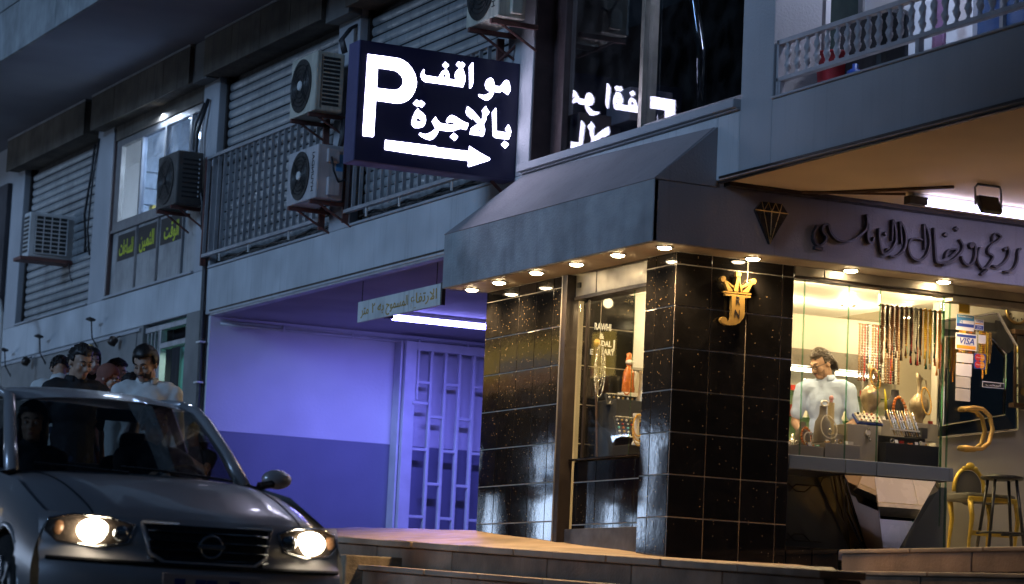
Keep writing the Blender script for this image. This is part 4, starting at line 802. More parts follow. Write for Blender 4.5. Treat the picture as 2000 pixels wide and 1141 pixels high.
# street-level left: doorway with green wall, spot lamps, T-shaped picture lamps
mk('green_paint', (.10,.34,.27), .6, var=.08, scale=2)
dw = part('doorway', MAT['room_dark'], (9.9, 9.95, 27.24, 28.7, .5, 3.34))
part('green_wall', MAT['green_paint'], (9.85, 9.90, 27.24, 28.28, .6, 3.08), parent=dw); part('door_lintel', MAT['rail_paint'], (9.57, 9.66, 27.24, 28.7, 3.24, 3.30), (9.57, 9.66, 27.24, 28.15, 3.03, 3.09), parent=dw, bev=.004)
for y in (28.62, 28.5, 28.38, 28.26): part('gate_bar', MAT['rail_paint'], (9.58, 9.60, y, y+.02, 1.0, 3.24), parent=dw)
part('door_post', MAT['rail_paint'], (9.57, 9.64, 28.15, 28.20, .6, 3.24), parent=dw)
for z in (2.0, 1.8): part('shelf_line', MAT['dark_alu'], (9.82, 9.85, 27.3, 28.0, z, z+.05), parent=dw)
lamp('AREA', 'doorway_light', (9.72, 27.8, 3.0), 4, (.7,1.0,.85), dw, .4, size_y=.1)
for k, (y, z, lab) in enumerate(((30.3, 3.52, 'nearest to the doorway'), (32.4, 3.49, 'second from the doorway'), (33.95, 3.44, 'farthest from the doorway'))):
    t = thing('picture_lamp', 'small T shaped lamp arm on the spandrel, ' + lab, 'wall lamp', (9.4, y, z-.35), 'T shaped lamps above the stone cladding')
    build('arm', MB().tube([(9.54, y, z-.34), (9.45, y, z-.2), (9.43, y, z)], .009, 6), MAT['black_plastic'], t)
    build('head', MB().obox((9.42, y, z+.01), (.08, .15, .025), (0,.3,0)), MAT['black_plastic'], t, bev=.005)
for y, z, lab in ((29.44, 3.20, 'right'), (32.95, 3.22, 'left')):
    t = thing('spot_lamp', lab + ' of the two small spot lamps above the stone cladding', 'spot lamp', (9.45, y, z-.05), 'spot lamps on the cladding')
    build('head', MB().lathe([(.02,-.05),(.05,-.04),(.055,.04),(.03,.06)], (9.43, y, z), 14, (0,.5,0)), MAT['dark_alu'], t, smooth=True)
    build('bracket', MB().tube([(9.43, y, z+.03), (9.53, y, z+.08)], .01, 6), MAT['black_plastic'], t)
    lamp('SPOT', 'spot_beam', (9.45, y, z-.08), 7 if lab == 'right' else 2, (.75,.85,1.0), t, .02, rot=(0, .12, 0), blend=.5, spot=.9)
t = thing('spot_lamp', 'spot lamp hidden at the joint of the stone cladding', 'spot lamp', (9.45, 30.3, 3.18))
build('head', MB().lathe([(.02,-.04),(.04,-.03),(.04,.03),(.02,.04)], (9.45, 30.35, 3.2), 12), MAT['brass'], t)
lamp('SPOT', 'spot_beam', (9.45, 30.3, 3.12), 6, (.75,.85,1.0), t, .02, rot=(0, .12, 0), blend=.5, spot=.8)
m = MB().tube([(9.0, 32.6, 1.0), (9.0, 32.62, 2.6), (9.0, 32.7, 3.75), (9.02, 32.9, 3.95), (9.05, 33.3, 4.0)], .035, 10)
solo('bent_pole', 'pale bent pipe pole at the left edge of the picture', 'pole', m, MAT['white_plastic'], smooth=True)
m = MB().box(9.9, 9.95, 34.6, 36.5, 3.9, 5.9)
for i in range(8): m.box(9.50, 9.515, 34.65+i*.22, 34.67+i*.22, 3.85, 5.0)
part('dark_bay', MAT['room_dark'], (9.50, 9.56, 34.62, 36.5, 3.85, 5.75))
# passage gate: offset lattice of flat bars
gt = thing('lattice_gate', 'pale metal lattice gate against the wall of the parking passage', 'gate', (12.4, 26.5, 1.0))
GX0, GX1, GZ0, GZ1, GY = 11.77, 13.6, .95, 3.18, 26.42
def gbox(name, *b): return build(name, MB().box(*b), MAT['gate_paint'], gt, bev=.004)
gbox('frame_post', GX0, GX0+.13, GY-.02, GY+.05, GZ0, GZ1); gbox('frame_top', GX0+.13, GX1, GY-.018, GY+.045, GZ1-.09, GZ1)
gbox('hinge_strip', GX0-.03, GX0-.005, GY+.05, 26.65, GZ0, GZ1)
GX = [GX0+.13+.172*i for i in range(1, 12)]
for x in GX: gbox('upright', x, x+.032, GY-.012, GY+.05, GZ0, GZ1-.09)
xa = [GX0+.13] + [x+.032 for x in GX]
for i in range(11):
    for z in ((2.73, 2.0, 1.27) if i % 2 == 0 else (2.365, 1.635, .97)): gbox('crossbar', xa[i], GX[i], GY-.009, GY+.047, z, z+.03)
gbox('lock_bolt', GX0+.14, GX0+.16, GY-.035, GY-.012, 2.55, 3.1); gbox('latch', GX0+.10, GX0+.28, GY-.04, GY-.012, 2.50, 2.53)
# ------------------------------------------------------------------ showcase, door, shop furniture and goods
mk('bust_grey', (.20,.185,.17), .8, var=.1, scale=12); mk('bust_dark', (.03,.03,.034), .7, var=.1); mk('box_grey', (.34,.31,.27), .6, var=.06, scale=8); mk('velvet_black', (.012,.012,.014), .8, var=.1)
mk('amber', (.55,.16,.03), .25, var=.25, scale=30); mk('amber_yellow', (.75,.42,.07), .25, var=.2, scale=30); mk('silver', (.70,.67,.60), .25, .8, var=.1, scale=20)
mk('pewter', (.42,.34,.22), .4, .55, var=.3, scale=22); mk('pearl', (.75,.70,.62), .3, var=.1); mk('tassel_yellow', (.75,.66,.03), .7, var=.1)
mk('pink', (.60,.30,.32), .5, var=.1); mk('beige_box', (.45,.37,.22), .6, var=.1, scale=6); mk('card', (.62,.58,.48), .6, var=.1, scale=10)
sw = thing('showcase', 'glass jewellery showcase on a mirrored counter beside the shop door', 'showcase', (11.15, 16.8, .77))
def sc_(name, mat, *boxes, **k):
    m = MB()
    for b in boxes: m.box(*b)
    return build(name, m, MAT[mat], sw, **k)
fp = None; mk('reflect_tint_band', (.15,.19,.24), .12, .3, var=.05, scale=3); mk('reflect_tint_back', (.14,.165,.19), .10, .35, var=.05, scale=2)  # slate base colours stand in for the street reflected in these mirrors
for a, b in ((10.44, 10.555), (10.557, 10.945), (10.947, 11.225), (11.227, 11.80)):
    fp = sc_('front_pane', 'glass', (a, b, 16.545, 16.551, 1.442, 2.734))
for x in (10.556, 10.946, 11.226): sc_('pane_edge', 'glass_edge', (x-.005, x+.005, 16.545, 16.552, 1.442, 2.734))
build('side_pane', MB().slab([(11.80,16.552,1.442),(11.85,16.61,1.442),(11.85,16.61,2.734),(11.80,16.552,2.734)],(.005,.002,0)), MAT['glass'], sw); build('side_pane', MB().slab([(11.855,16.62,1.442),(12.30,17.25,1.442),(12.30,17.25,2.734),(11.855,16.62,2.734)],(.006,0,0)), MAT['glass'], sw); sc_('pane_edge', 'glass_edge', (11.797, 11.809, 16.545, 16.559, 1.442, 2.734)); sc_('pane_edge', 'glass_edge', (11.845, 11.853, 16.60, 16.607, 1.0, 2.70))
build('counter_top', MB().slab([(10.44,16.56,1.40),(11.80,16.56,1.40),(12.28,17.25,1.40),(10.44,17.25,1.40)],(0,0,.04)), MAT['box_grey'], sw)
for i, (a, b) in enumerate(((10.44, 10.93), (10.935, 11.205), (11.21, 11.86))): sc_('mirror_band', 'reflect_tint_band', (a, b, 16.505, 16.535, 1.335, 1.438), bev=.006)
sc_('mirror_band', 'reflect_tint_band', (11.862, 11.90, 16.51, 16.85, 1.335, 1.438), bev=.006)
sc_('counter_core', 'black_ink', (10.44, 11.86, 16.54, 17.25, 1.33, 1.398))
sc_('back_mirror', 'reflect_tint_back', (10.44, 12.24, 17.06, 17.08, .775, 1.33))
# etched black lines on the back mirror
for x in (10.68, 10.74): sc_('etched_line', 'black_ink', (x, x+.010, 17.052, 17.059, .78, 1.33))
for z in (.84, 1.26): sc_('etched_line', 'black_ink', (10.45, 10.80, 17.052, 17.059, z, z+.008))
for z, s_ in ((.84, 1), (1.26, -1)):
    m = MB().tube([(10.80, 17.055, z+.004), (10.86, 17.055, z+.004+.05*s_), (10.94, 17.055, z+.004+.05*s_), (11.0, 17.055, z+.004)], .004, 4); build('etched_line', m, MAT['black_ink'], sw)
    m = MB().tube([(10.80, 17.055, z+.054*s_), (10.86, 17.055, z+.004), (11.1, 17.055, z+.004)], .004, 4); build('etched_line', m, MAT['black_ink'], sw)
T = dict(A=(11.02,17.0), B=(10.998,16.62), C=(11.213,16.54), D=(11.77,16.54), E=(12.0,16.80))
Bt = dict(a=(11.37,17.05), b=(11.45,16.95), c=(11.56,16.90), d=(11.67,16.90), e=(11.76,17.0))
for p, q, mt in (('A','B','gold_mirror'), ('B','C','mirror_bronze'), ('C','D','mirror'), ('D','E','mirror_dark')):
    if mt not in MAT: mk(mt, (.55,.45,.22) if mt == 'gold_mirror' else (.45,.40,.33), .03, 1, var=0)
    l, r = p.lower(), q.lower()
    build('mirror_facet', MB().slab([(*T[p], 1.33), (*T[q], 1.33), (*Bt[r], .78), (*Bt[l], .78)], (0, .012, 0)), MAT[mt], sw, bev=.004)
for dx in (.02, .045, .09): 
    m = MB().tube([(T['B'][0]-.012, T['B'][1]+dx*2, 1.33), (11.12, 16.70+dx*2.2, 1.15), (11.15, 16.73+dx*2.2, 1.08), (Bt['b'][0]-.02, Bt['b'][1]-.004+dx*.4, .78)], .005, 4); build('etched_line', m, MAT['black_ink'], sw)
sc_('counter_foot', 'mirror_dark', (11.36, 11.78, 16.92, 17.1, .772, .80))
for b in ((10.46, 10.80, 16.60, 16.95, 1.441, 1.52), (10.81, 11.12, 16.60, 16.9, 1.441, 1.555), (10.99, 11.13, 16.75, 16.95, 1.556, 1.64)): sc_('riser_block', 'box_grey', b, bev=.004)
sc_('riser_block', 'box_grey', (11.07, 11.345, 16.70, 16.98, 1.441, 1.72), bev=.004)
sc_('riser_block', 'velvet_black', (11.36, 11.84, 16.62, 17.1, 1.441, 1.60), bev=.004); sc_('riser_block', 'velvet_black', (11.36, 11.80, 16.74, 17.1, 1.601, 1.66), bev=.004)
sc_('riser_block', 'box_grey', (11.50, 12.05, 16.93, 17.2, 1.661, 1.80), bev=.004)
rodm = MB().tube([(11.42, 16.86, 2.66), (12.03, 16.86, 2.66)], .008, 8); build('hanging_rod', rodm, MAT['chrome'], sw, smooth=True)
sc_('rod_post', 'chrome', (11.43, 11.442, 16.86, 16.872, 2.66, 2.74)); sc_('rod_post', 'chrome', (12.0, 12.012, 16.86, 16.872, 2.66, 2.74))
# ---- bead strands
def beads(path, r, m=None, step=None, nu=6, nv=4):
    m = m or MB(); P_ = [Vector(p) for p in path]; step = step or r*1.9; acc = 0; last = P_[0]; m.ball(last, r, nu, nv)
    for a, b in zip(P_, P_[1:]):
        d = (b-a).length; t = step-acc
        while t <= d: m.ball(a+(b-a)*(t/d), r, nu, nv); t += step
        acc = d-(t-step)
    return m
cols = [('brown','amber_brown',(.16,.07,.03)),('black','bead_black',(.015,.013,.013)),('dark green','bead_green',(.02,.09,.05)),('red','bead_red',(.36,.03,.02)),('bronze','bead_bronze',(.28,.16,.07)),('turquoise','bead_turq',(.10,.38,.36)),('amber','bead_amber',(.55,.22,.03)),('golden yellow','bead_gold',(.72,.46,.05)),('white','bead_white',(.62,.60,.54)),('orange','bead_orange',(.60,.15,.02))]
for c, nm, rgb in cols: mk(nm, rgb, .25, var=.15, scale=40)
order = [0,4,0,1,4,2,0,4,3,0,4,3,1,0,4,0,7,5,1,3,1,8,1,1,1,4,6,7,7,6,7,7,8,2,6,9,6,9]
cn = {}
for i, ci in enumerate(order):
    x = 11.45 + i*.0147; L_ = .24 + .13*RND.random(); c, nm, _ = cols[ci]
    m = MB(); w = .006; y = 16.845 + .015*(i % 3)
    beads([(x-w, y, 2.664), (x-w-.003, y, 2.664-L_*.5), (x, y, 2.664-L_)], .0085, m); beads([(x+w, y+.006, 2.664), (x+w+.003, y+.006, 2.664-L_*.5), (x, y, 2.664-L_)], .0085, m)
    m.tube([(x, y, 2.664-L_), (x, y, 2.664-L_-.03), (x, y, 2.664-L_-.085)], [.002, .004, .009], 6)
    solo('bead_strand', '%s bead strand hanging from the showcase rod' % c, 'bead strand', m, MAT[nm], 'bead strands on the showcase rod', smooth=True)
# second row added as solid strands to imitate a reflection in the glass
for i in range(16):
    x = 11.72 + i*.025; c, nm, _ = cols[[4,0,3,1,8][i % 5]]; m = MB()
    beads([(x, 17.55, 2.60), (x+.004, 17.55, 2.15)], .011, m, nu=5, nv=3)
    solo('bead_strand', '%s bead strand added to imitate a reflection of the showcase row' % c, 'bead strand', m, MAT[nm], 'strands imitating a reflected row')
sc_('reflection_rail', 'chrome', (11.7, 12.15, 17.545, 17.555, 2.60, 2.61))
# ---- busts, jugs, trays
def bust(label, x, y, z, s, mat, neck=None, neckm='amber', rb_=.009, group='necklace busts in the showcase'):
    t = thing('necklace_bust', label, 'bust', (x, y, z), group)
    m = MB().lathe([(.01,0),(.085,0),(.088,.02),(.085,.09),(.075,.13),(.050,.155),(.036,.175),(.034,.215),(.036,.22),(.01,.222)], (0,0,0), 22, sx=(.62 if s > 1.2 else .9), sy=.5)
    mm = MB(); mm.v = [(x+a*s, y+b*s-.0*s, z+c*s) for a, b, c in m.v]; mm.f = m.f
    build('bust_form', mm, MAT[mat], t, smooth=True)
    if neck:
        pts = [(x+math.cos(a)*.045*s*(1+.35*(1-math.sin(a))/2), y-.045*s-.02*s*(1-math.sin(a)), z+(.165+ .075*(math.sin(a)-1)*neck)*s) for a in [PI*.02+PI*1.96*k/40+PI/2 for k in range(41)]]
        build('bead_necklace', beads(pts, rb_), MAT[neckm], t, smooth=True)
    return t
b1 = bust('short grey bust wearing orange beads at the left of the showcase', 10.70, 16.74, 1.52, .85, 'bust_grey', 1.0, 'amber', .011)
b2 = bust('tall grey bust with white strands and pendant in the showcase', 10.90, 16.78, 1.555, 1.30, 'bust_grey', .9, 'pearl', .006)
build('pendant', MB().ball((10.90, 16.68, 1.645), (.018,.006,.024), 12, 8), MAT['silver'], b2, smooth=True); build('bangle', MB().tube([(10.90+.03*math.cos(a*PI/10), 16.76, 1.86+.02*math.sin(a*PI/10)) for a in range(21)], .007, 6), MAT['pearl'], b2)
build('bangle', MB().tube([(10.70+.035*math.cos(a*PI/10), 16.66, 1.58+.045*math.sin(a*PI/10)) for a in range(21)], .006, 6), MAT['pearl'], b1)
bust('black bust with chunky brown bead collar', 11.69, 17.0, 1.80, 1.1, 'bust_dark', 1.15, 'amber', .014)
cy = thing('gift_tube', 'beige cylinder with a pink ornament on its lid', 'cylinder', (11.01, 16.85, 1.64))
build('tube_body', MB().lathe([(.01,0),(.026,0),(.026,.24),(.01,.241)], (11.015, 16.85, 1.64), 18), MAT['beige_box'], cy, smooth=False); build('ornament', MB().ball((11.015, 16.85, 1.915), (.018,.018,.022)).ball((11.015, 16.85, 1.892), .013), MAT['pink'], cy, smooth=True)
solo('blue_box', 'small blue box behind the beige cylinder', 'box', MB().box(11.05, 11.09, 16.9, 16.95, 1.641, 1.72), MAT['blue_plastic'])
def jug(label, x, y, z, s, beadm, side):
    t = thing('metal_jug', label, 'jug', (x, y, z), 'metal jugs in the showcase')
    n = 28; prof = [(.035,0),(.040,.01),(.035,.02),(.05,.05),(.075,.11),(.082,.15),(.07,.20),(.042,.235),(.022,.25),(.024,.265),(.018,.275),(.017,.33),(.024,.36),(.034,.385),(.028,.385)]
    m = MB().lathe(prof, (0,0,0), n); mm = MB(); mm.f = m.f
    for i, (a, b, c) in enumerate(m.v):
        k = i % n; f = 1 + (.05*math.cos(10*2*PI*k/n) if .04 < c < .23 else 0); lip = max(0, (c-.36))*1.6*(-a/.034 if a < 0 else 0)
        mm.v.append((x+(a*f)*s, y+b*f*s, z+(c+lip)*s))
    build('jug_body', mm, MAT['pewter'], t, smooth=True)
    build('handle', MB().tube([(x+(.026)*s, y, z+.37*s), (x+.065*s, y, z+.37*s), (x+.075*s, y, z+.31*s), (x+.05*s, y, z+.24*s)], .005*s, 6), MAT['pewter'], t, smooth=True)
    pts = [(x+.045*s*math.cos(a)+.0*s, y-.035*s-.03*s*(1-math.sin(a)), z+(.30+.085*math.sin(a))*s) for a in [PI/2+2*PI*k/40 for k in range(41)]]
    if side: pts = [(px_, py_-.04*s, z+.12*s+(pz-z-.30*s)*1.35+.06*s) for px_, py_, pz in pts]
    st = build('bead_loop', beads(pts, .0085*s), MAT[beadm], t, smooth=True)
    return t
j1 = jug('pewter jug draped with yellow beads and a yellow tassel', 11.385, 16.88, 1.815, .92, 'amber_yellow', 0)
build('tassel', MB().tube([(11.47, 16.82, 2.02), (11.475, 16.81, 1.96), (11.478, 16.805, 1.86)], [.003,.008,.013], 7), MAT['tassel_yellow'], j1, smooth=True)
j2 = jug('pewter jug wrapped in golden beads by the side glass', 11.90, 16.98, 1.80, .92, 'amber_yellow', 1)
sc_('riser_block', 'card', (11.33, 11.45, 16.82, 16.95, 1.661, 1.812))
tr = thing('ring_tray', 'tilted tray of rings beside the pewter jug', 'tray', (11.28, 16.72, 1.72))
build('tray_base', MB().obox((11.27, 16.74, 1.765), (.23, .11, .02), (.75, 0, 0)), MAT['blue_ink'], tr, bev=.004); build('tray_pad', MB().obox((11.27, 16.73, 1.778), (.21, .095, .012), (.75, 0, 0)), MAT['card'], tr)
for i in range(5):
    for j in range(3):
        build('ring', MB().ball((11.19+i*.04, 16.70+j*.024, 1.758+j*.026), .010, 7, 5), MAT[('amber','silver','bust_dark','silver','pink')[(i+j) % 5]], tr, smooth=True)
wt = thing('wrist_watch', 'silver wrist watch on the front of the grey block', 'watch', (11.24, 16.69, 1.62))
build('dial', MB().lathe([(.002,0),(.022,0),(.022,.008),(.002,.009)], (11.245, 16.695, 1.665), 18, (PI/2,0,0)), MAT['pearl'], wt); build('strap', MB().tube([(11.245, 16.69, 1.685), (11.25, 16.69, 1.70)], .01, 6).tube([(11.245, 16.69, 1.645), (11.26, 16.68, 1.60)], .01, 6), MAT['silver'], wt)
pr = thing('pen_rack', 'clear rack of slanting pens on black velvet steps', 'pen rack', (11.56, 16.68, 1.66))
build('rack_rail', MB().box(11.44, 11.70, 16.67, 16.68, 1.70, 1.712), MAT['pearl'], pr); build('rack_rail', MB().box(11.44, 11.70, 16.72, 16.73, 1.77, 1.782), MAT['pearl'], pr)
for i in range(11):
    x = 11.45+i*.023
    solo('pen', 'slim dark and %s pen slanting in the clear rack' % ('silver' if i % 2 else 'gold'), 'pen', MB().tube([(x+.02, 16.665, 1.665), (x+.012, 16.69, 1.72), (x, 16.735, 1.82), (x-.004, 16.75, 1.86)], [.004,.006,.006,.003], 6), MAT['silver' if i % 3 else 'brass'], 'pens in the clear rack', smooth=True)
sc_('wedge_block', 'bust_dark', (11.74, 11.79, 16.7, 16.95, 1.66, 1.74))
for k, (x, z, l) in enumerate(((11.52, 2.2, .18), (11.75, 2.26, .12), (11.93, 2.2, .22), (11.83, 2.24, .15))):
    m = MB().tube([(x, 16.80, z+.1), (x, 16.80, z), (x, 16.80, z-.04)], [.002, .004, .012], 6); solo('tassel', ['ochre tassel hanging at the left of the showcase', 'short red tassel below the strands', 'long amber tassel by the side glass', 'small green tassel below the strands'][k], 'tassel', m, MAT[['bead_amber','bead_red','bead_amber','bead_green'][k]], smooth=True)
# ---- niche of the side window
def nthing(name, label, cat, mb, mat, **k): return solo(name, label, cat, mb, MAT[mat], **k)
pd = thing('display_steps', 'black display steps in the side window niche', 'display stand', (9.78, 17.9, 1.40))
for b in ((9.68, 9.98, 17.55, 17.85, 1.401, 1.50), (9.70, 9.98, 17.80, 18.12, 1.401, 1.86)): build('step', MB().box(*b), MAT['velvet_black'], pd, bev=.004)
for lab, z, y, n, m_ in (('upper ring tray with a silver rim in the side window', 1.86, 17.92, 7, 2), ('lower ring tray full of coloured stones in the side window', 1.64, 17.76, 7, 5)):
    t = thing('ring_tray', lab, 'tray', (9.82, y, z-.06))
    h = .05 if m_ == 2 else .09
    build('tray_base', MB().obox((9.82, y, z), (.30, .02, 2*h), (-.45, 0, 0)), MAT['velvet_black'], t, bev=.003)
    build('tray_rim', MB().obox((9.82, y-.008, z+h*.9), (.30, .012, .008), (-.45,0,0)).obox((9.82, y-.008-h*.85, z-h*.9+.01), (.30, .012, .008), (-.45,0,0)), MAT['silver'], t)
    for i in range(n):
        for j in range(m_):
            v = (j+.5)/m_*2-1; build('ring', MB().ball((9.70+i*.04, y-.016+.40*h*v, z+.82*h*v), .010, 7, 5), MAT[('silver','amber','pearl','bead_red','bead_turq','gold')[(i*3+j*2) % 6]], t, smooth=True)
hd = thing('hand_stand', 'brass topped stand with silver prayer beads in the side window', 'stand', (9.66, 18.0, 1.40))
build('pole', MB().tube([(9.66, 18.0, 1.40), (9.64, 18.03, 2.05), (9.64, 18.05, 2.28)], .010, 8), MAT['wood_dark'], hd); build('knob', MB().ball((9.64, 18.04, 2.30), (.025,.025,.035), 12, 9), MAT['gold'], hd, smooth=True)
for k in range(3):
    pts = [(9.64+(.02+.012*k)*math.sin(a), 17.99-.008*k, 2.28-(.14+.03*k)*(1-math.cos(a))/1.0) for a in [2*PI*i/40 for i in range(41)]]
    build('bead_loop', beads(pts, .007), MAT['silver'], hd, smooth=True)
fg = thing('figurine', 'small red figurine with orange beads on the black steps', 'figurine', (9.86, 17.95, 1.90))
build('figure', MB().lathe([(.05,0),(.055,.02),(.05,.10),(.045,.16),(.02,.20),(.02,.215),(.028,.23),(.028,.26),(.022,.275),(.024,.30),(.005,.31)], (9.88, 17.95, 1.93), 14, sy=.7), MAT['amber'], fg, smooth=True)
build('headscarf', MB().ball((9.88, 17.94, 2.165), (.034,.03,.022)), MAT['pearl'], fg, smooth=True); build('board', MB().obox((9.92, 17.95, 2.02), (.02,.05,.16), (0,.2,0)), MAT['pearl'], fg); build('plinth', MB().box(9.82, 9.95, 17.9, 18.0, 1.90, 1.93), MAT['pearl'], fg)
build('bead_loop', beads([(9.84+.03*math.cos(a*PI/10), 17.90, 1.96+.05*math.sin(a*PI/10)) for a in range(21)], .007), MAT['amber'], fg)
cl = thing('display_column', 'white column draped with golden beads in the side window', 'column', (9.76, 17.58, 1.50))
build('column', MB().lathe([(.03,0),(.03,.02),(.022,.03),(.020,.20),(.03,.215),(.03,.24)], (9.76, 17.58, 1.501), 12), MAT['pearl'], cl)
for k in range(3): build('bead_loop', beads([(9.76+.045*math.sin(a)*(1+.1*k), 17.545-.004*k, 1.73-(.09+.02*k)*(1-math.cos(a))*.9) for a in [2*PI*i/36 for i in range(37)]], .007), MAT['amber_yellow'], cl, smooth=True)
m = MB().lathe([(.035,0),(.06,.06),(.075,.20),(.07,.32),(.05,.42),(.045,.50),(.055,.55),(.045,.55)], (10.0, 17.90, 1.55), 20); nthing('brass_vase', 'tall engraved brass vase at the right of the side window', 'vase', m, 'pewter', smooth=True)
nthing('tassel', 'yellow tassel hanging before the brass vase', 'tassel', MB().tube([(9.97, 17.80, 2.10), (9.965, 17.80, 2.02), (9.96, 17.80, 1.95)], [.002,.006,.014], 7), 'tassel_yellow', smooth=True)
bg = thing('bangle_heap', 'silver bangles before the brass vase', 'bangles', (9.95, 17.62, 1.40))
for k in range(4): build('bangle', MB().tube([(9.90+k*.035+.035*math.cos(a*PI/9), 17.6+.012*k, 1.54+.045*math.sin(a*PI/9)) for a in range(19)], .006, 6), MAT['silver'], bg, smooth=True)
nthing('red_case', 'dark red ring case behind the bangles', 'case', MB().box(9.98, 10.12, 17.66, 17.76, 1.50, 1.60), 'bead_red', bev=.008)
# ---- glass door with handles and stickers
dr = thing('glass_door', 'glass shop door with curved gilded handles and card stickers', 'door', (12.5, 16.6, .77))
build('door_pane', MB().box(11.905, 13.4, 16.60, 16.61, .775, 2.70), MAT['glass'], dr); build('pane_edge', MB().box(11.893, 11.905, 16.60, 16.611, .775, 2.70), MAT['glass_edge'], dr)
for y, dx in ((16.53, 0), (16.68, .04)):
    pts = [(12.02+dx, 16.605, 1.90), (12.03+dx, y, 1.90), (12.09+dx, y, 1.91), (12.17+dx, y, 1.905), (12.235+dx, y, 1.86), (12.265+dx, y, 1.76), (12.235+dx, y, 1.655), (12.17+dx, y, 1.605), (12.09+dx, y, 1.60), (12.03+dx, y, 1.605), (12.02+dx, 16.605, 1.605)]
    build('handle', MB().tube(pts, .018, 10), MAT['gold'], dr, smooth=True)
def sticker(name, label, x0, x1, z0, z1, mat, y=16.598):
    t = thing(name, label, 'sticker', (x0, y, z0), 'stickers on the glass door'); build('backing', MB().box(x0, x1, y-.001, y, z0, z1), MAT[mat], t); return t
def inset(t, x0, x1, z0, z1, mat, y=16.5965): build('band', MB().box(x0, x1, y-.0006, y, z0, z1), MAT[mat], t)
sticker('yellow_tag', 'yellow square tag at the top of the glass door', 11.975, 12.078, 2.63, 2.70, 'paper_yellow')
t = sticker('card_sticker', 'blue and white card sticker with a small figure at the top', 11.955, 12.12, 2.50, 2.62, 'paper'); inset(t, 11.957, 12.118, 2.578, 2.618, 'sky_ink'); inset(t, 11.957, 12.118, 2.528, 2.552, 'blue_ink'); inset(t, 11.957, 11.985, 2.552, 2.578, 'sky_ink')
text_mesh('lettering', 'NATIONAL EXPRESS', .016, MAT['paper'], onY(12.037, 16.5955, 2.604), t, .0006, width=.135); text_mesh('lettering', 'N', .04, MAT['sky_ink'], onY(12.0, 16.5955, 2.565), t, .0006)
t = sticker('card_sticker', 'small double card sticker with two VISA fields', 12.125, 12.21, 2.515, 2.60, 'paper'); inset(t, 12.13, 12.205, 2.56, 2.568, 'orange_ink'); inset(t, 12.13, 12.205, 2.52, 2.55, 'blue_ink')
text_mesh('lettering', 'VISA', .024, MAT['blue_ink'], onY(12.168, 16.5955, 2.582), t, .0006, shear=.2, width=.06); text_mesh('lettering', 'VISA', .018, MAT['paper'], onY(12.168, 16.5955, 2.538), t, .0006, width=.045); text_mesh('lettering', 'Electron', .011, MAT['paper'], onY(12.168, 16.5955, 2.526), t, .0006, width=.05)
t = sticker('card_sticker', 'large white VISA sticker with blue and orange bands', 11.953, 12.15, 2.352, 2.478, 'paper'); inset(t, 11.963, 12.14, 2.448, 2.468, 'blue_ink'); inset(t, 11.963, 12.14, 2.360, 2.386, 'orange_ink')
text_mesh('lettering', 'VISA', .066, MAT['blue_ink'], onY(12.052, 16.5955, 2.417), t, .0006, shear=.25, width=.135, bold=.001)
sticker('paper_note', 'small blank white note beside the large VISA sticker', 12.165, 12.233, 2.415, 2.48, 'paper')
t = sticker('card_sticker', 'dark sticker with two pairs of red and orange circles', 12.128, 12.236, 2.218, 2.335, 'blue_ink')
for z, w_ in ((2.305, 'MasterCard'), (2.25, 'Maestro')):
    for x, c in ((12.163, 'red_ink'), (12.200, 'orange_ink')): build('disc', MB().lathe([(.001,0),(.027,0),(.027,.0006),(.001,.0006)], (x, 16.5965 - (.0002 if c == 'red_ink' else 0), z), 22, (PI/2,0,0)), MAT[c], t)
    text_mesh('lettering', w_, .014, MAT['paper'], onY(12.182, 16.5948, z), t, .0005, width=.07)
for k, (x0, x1, z0, z1) in enumerate(((11.965, 12.118, 2.255, 2.325), (11.963, 12.108, 2.152, 2.245), (11.963, 12.10, 2.062, 2.146), (11.963, 12.10, 1.96, 2.055))):
    sticker('paper_note', ['top', 'second', 'third', 'lowest'][k] + ' of the pale paper notes stuck below the VISA sticker', x0, x1, z0, z1, 'paper' if k < 2 else 'card')
t = sticker('pull_sticker', 'black door sticker with white Arabic word and frame', 12.21, 12.416, 2.083, 2.128, 'paper'); inset(t, 12.215, 12.411, 2.088, 2.123, 'black_ink'); text_mesh('lettering', '\ufe90\ufea4\ufeb3\ufe8d', .034, MAT['paper'], onY(12.313, 16.5955, 2.107), t, .0005, width=.14)
# ---- wall mirror, clock, chair, stool
mr = thing('wall_mirror', 'tall mirror with a slanted upper corner and wide glass border behind the glass door', 'mirror', (12.9, 17.6, 1.75)); MY = 17.56
build('mirror_sheet', MB().slab([(12.55, MY, 1.80), (13.13, MY, 1.98), (13.13, MY, 2.46), (12.95, MY, 2.62), (12.55, MY, 2.60)], (0,.01,0)), MAT['mirror'], mr)
def bar(a, b, w): build('bevel_strip', MB().tube([(a[0], MY-.012, a[1]), (b[0], MY-.012, b[1])], w, 4), MAT['mirror'], mr)
OUT = [(12.48, 1.76), (13.27, 1.885), (13.25, 2.565), (13.05, 2.82), (12.50, 2.70)]; INN = [(12.50, 1.85), (13.14, 1.99), (13.14, 2.49), (12.98, 2.62), (12.52, 2.58)]
for k in range(5):
    a, b, c, d = OUT[k], OUT[(k+1) % 5], INN[(k+1) % 5], INN[k]
    build('bevel_panel', MB().poly([(a[0], MY-.002, a[1]), (b[0], MY-.002, b[1]), (c[0], MY-.02, c[1]), (d[0], MY-.02, d[1])]), MAT['mirror'], mr)
    bar(a, b, .008); bar(d, c, .008)
ck = thing('wall_clock', 'round wall clock in a dark wooden case at the right edge', 'clock', (13.24, 17.55, 2.3))
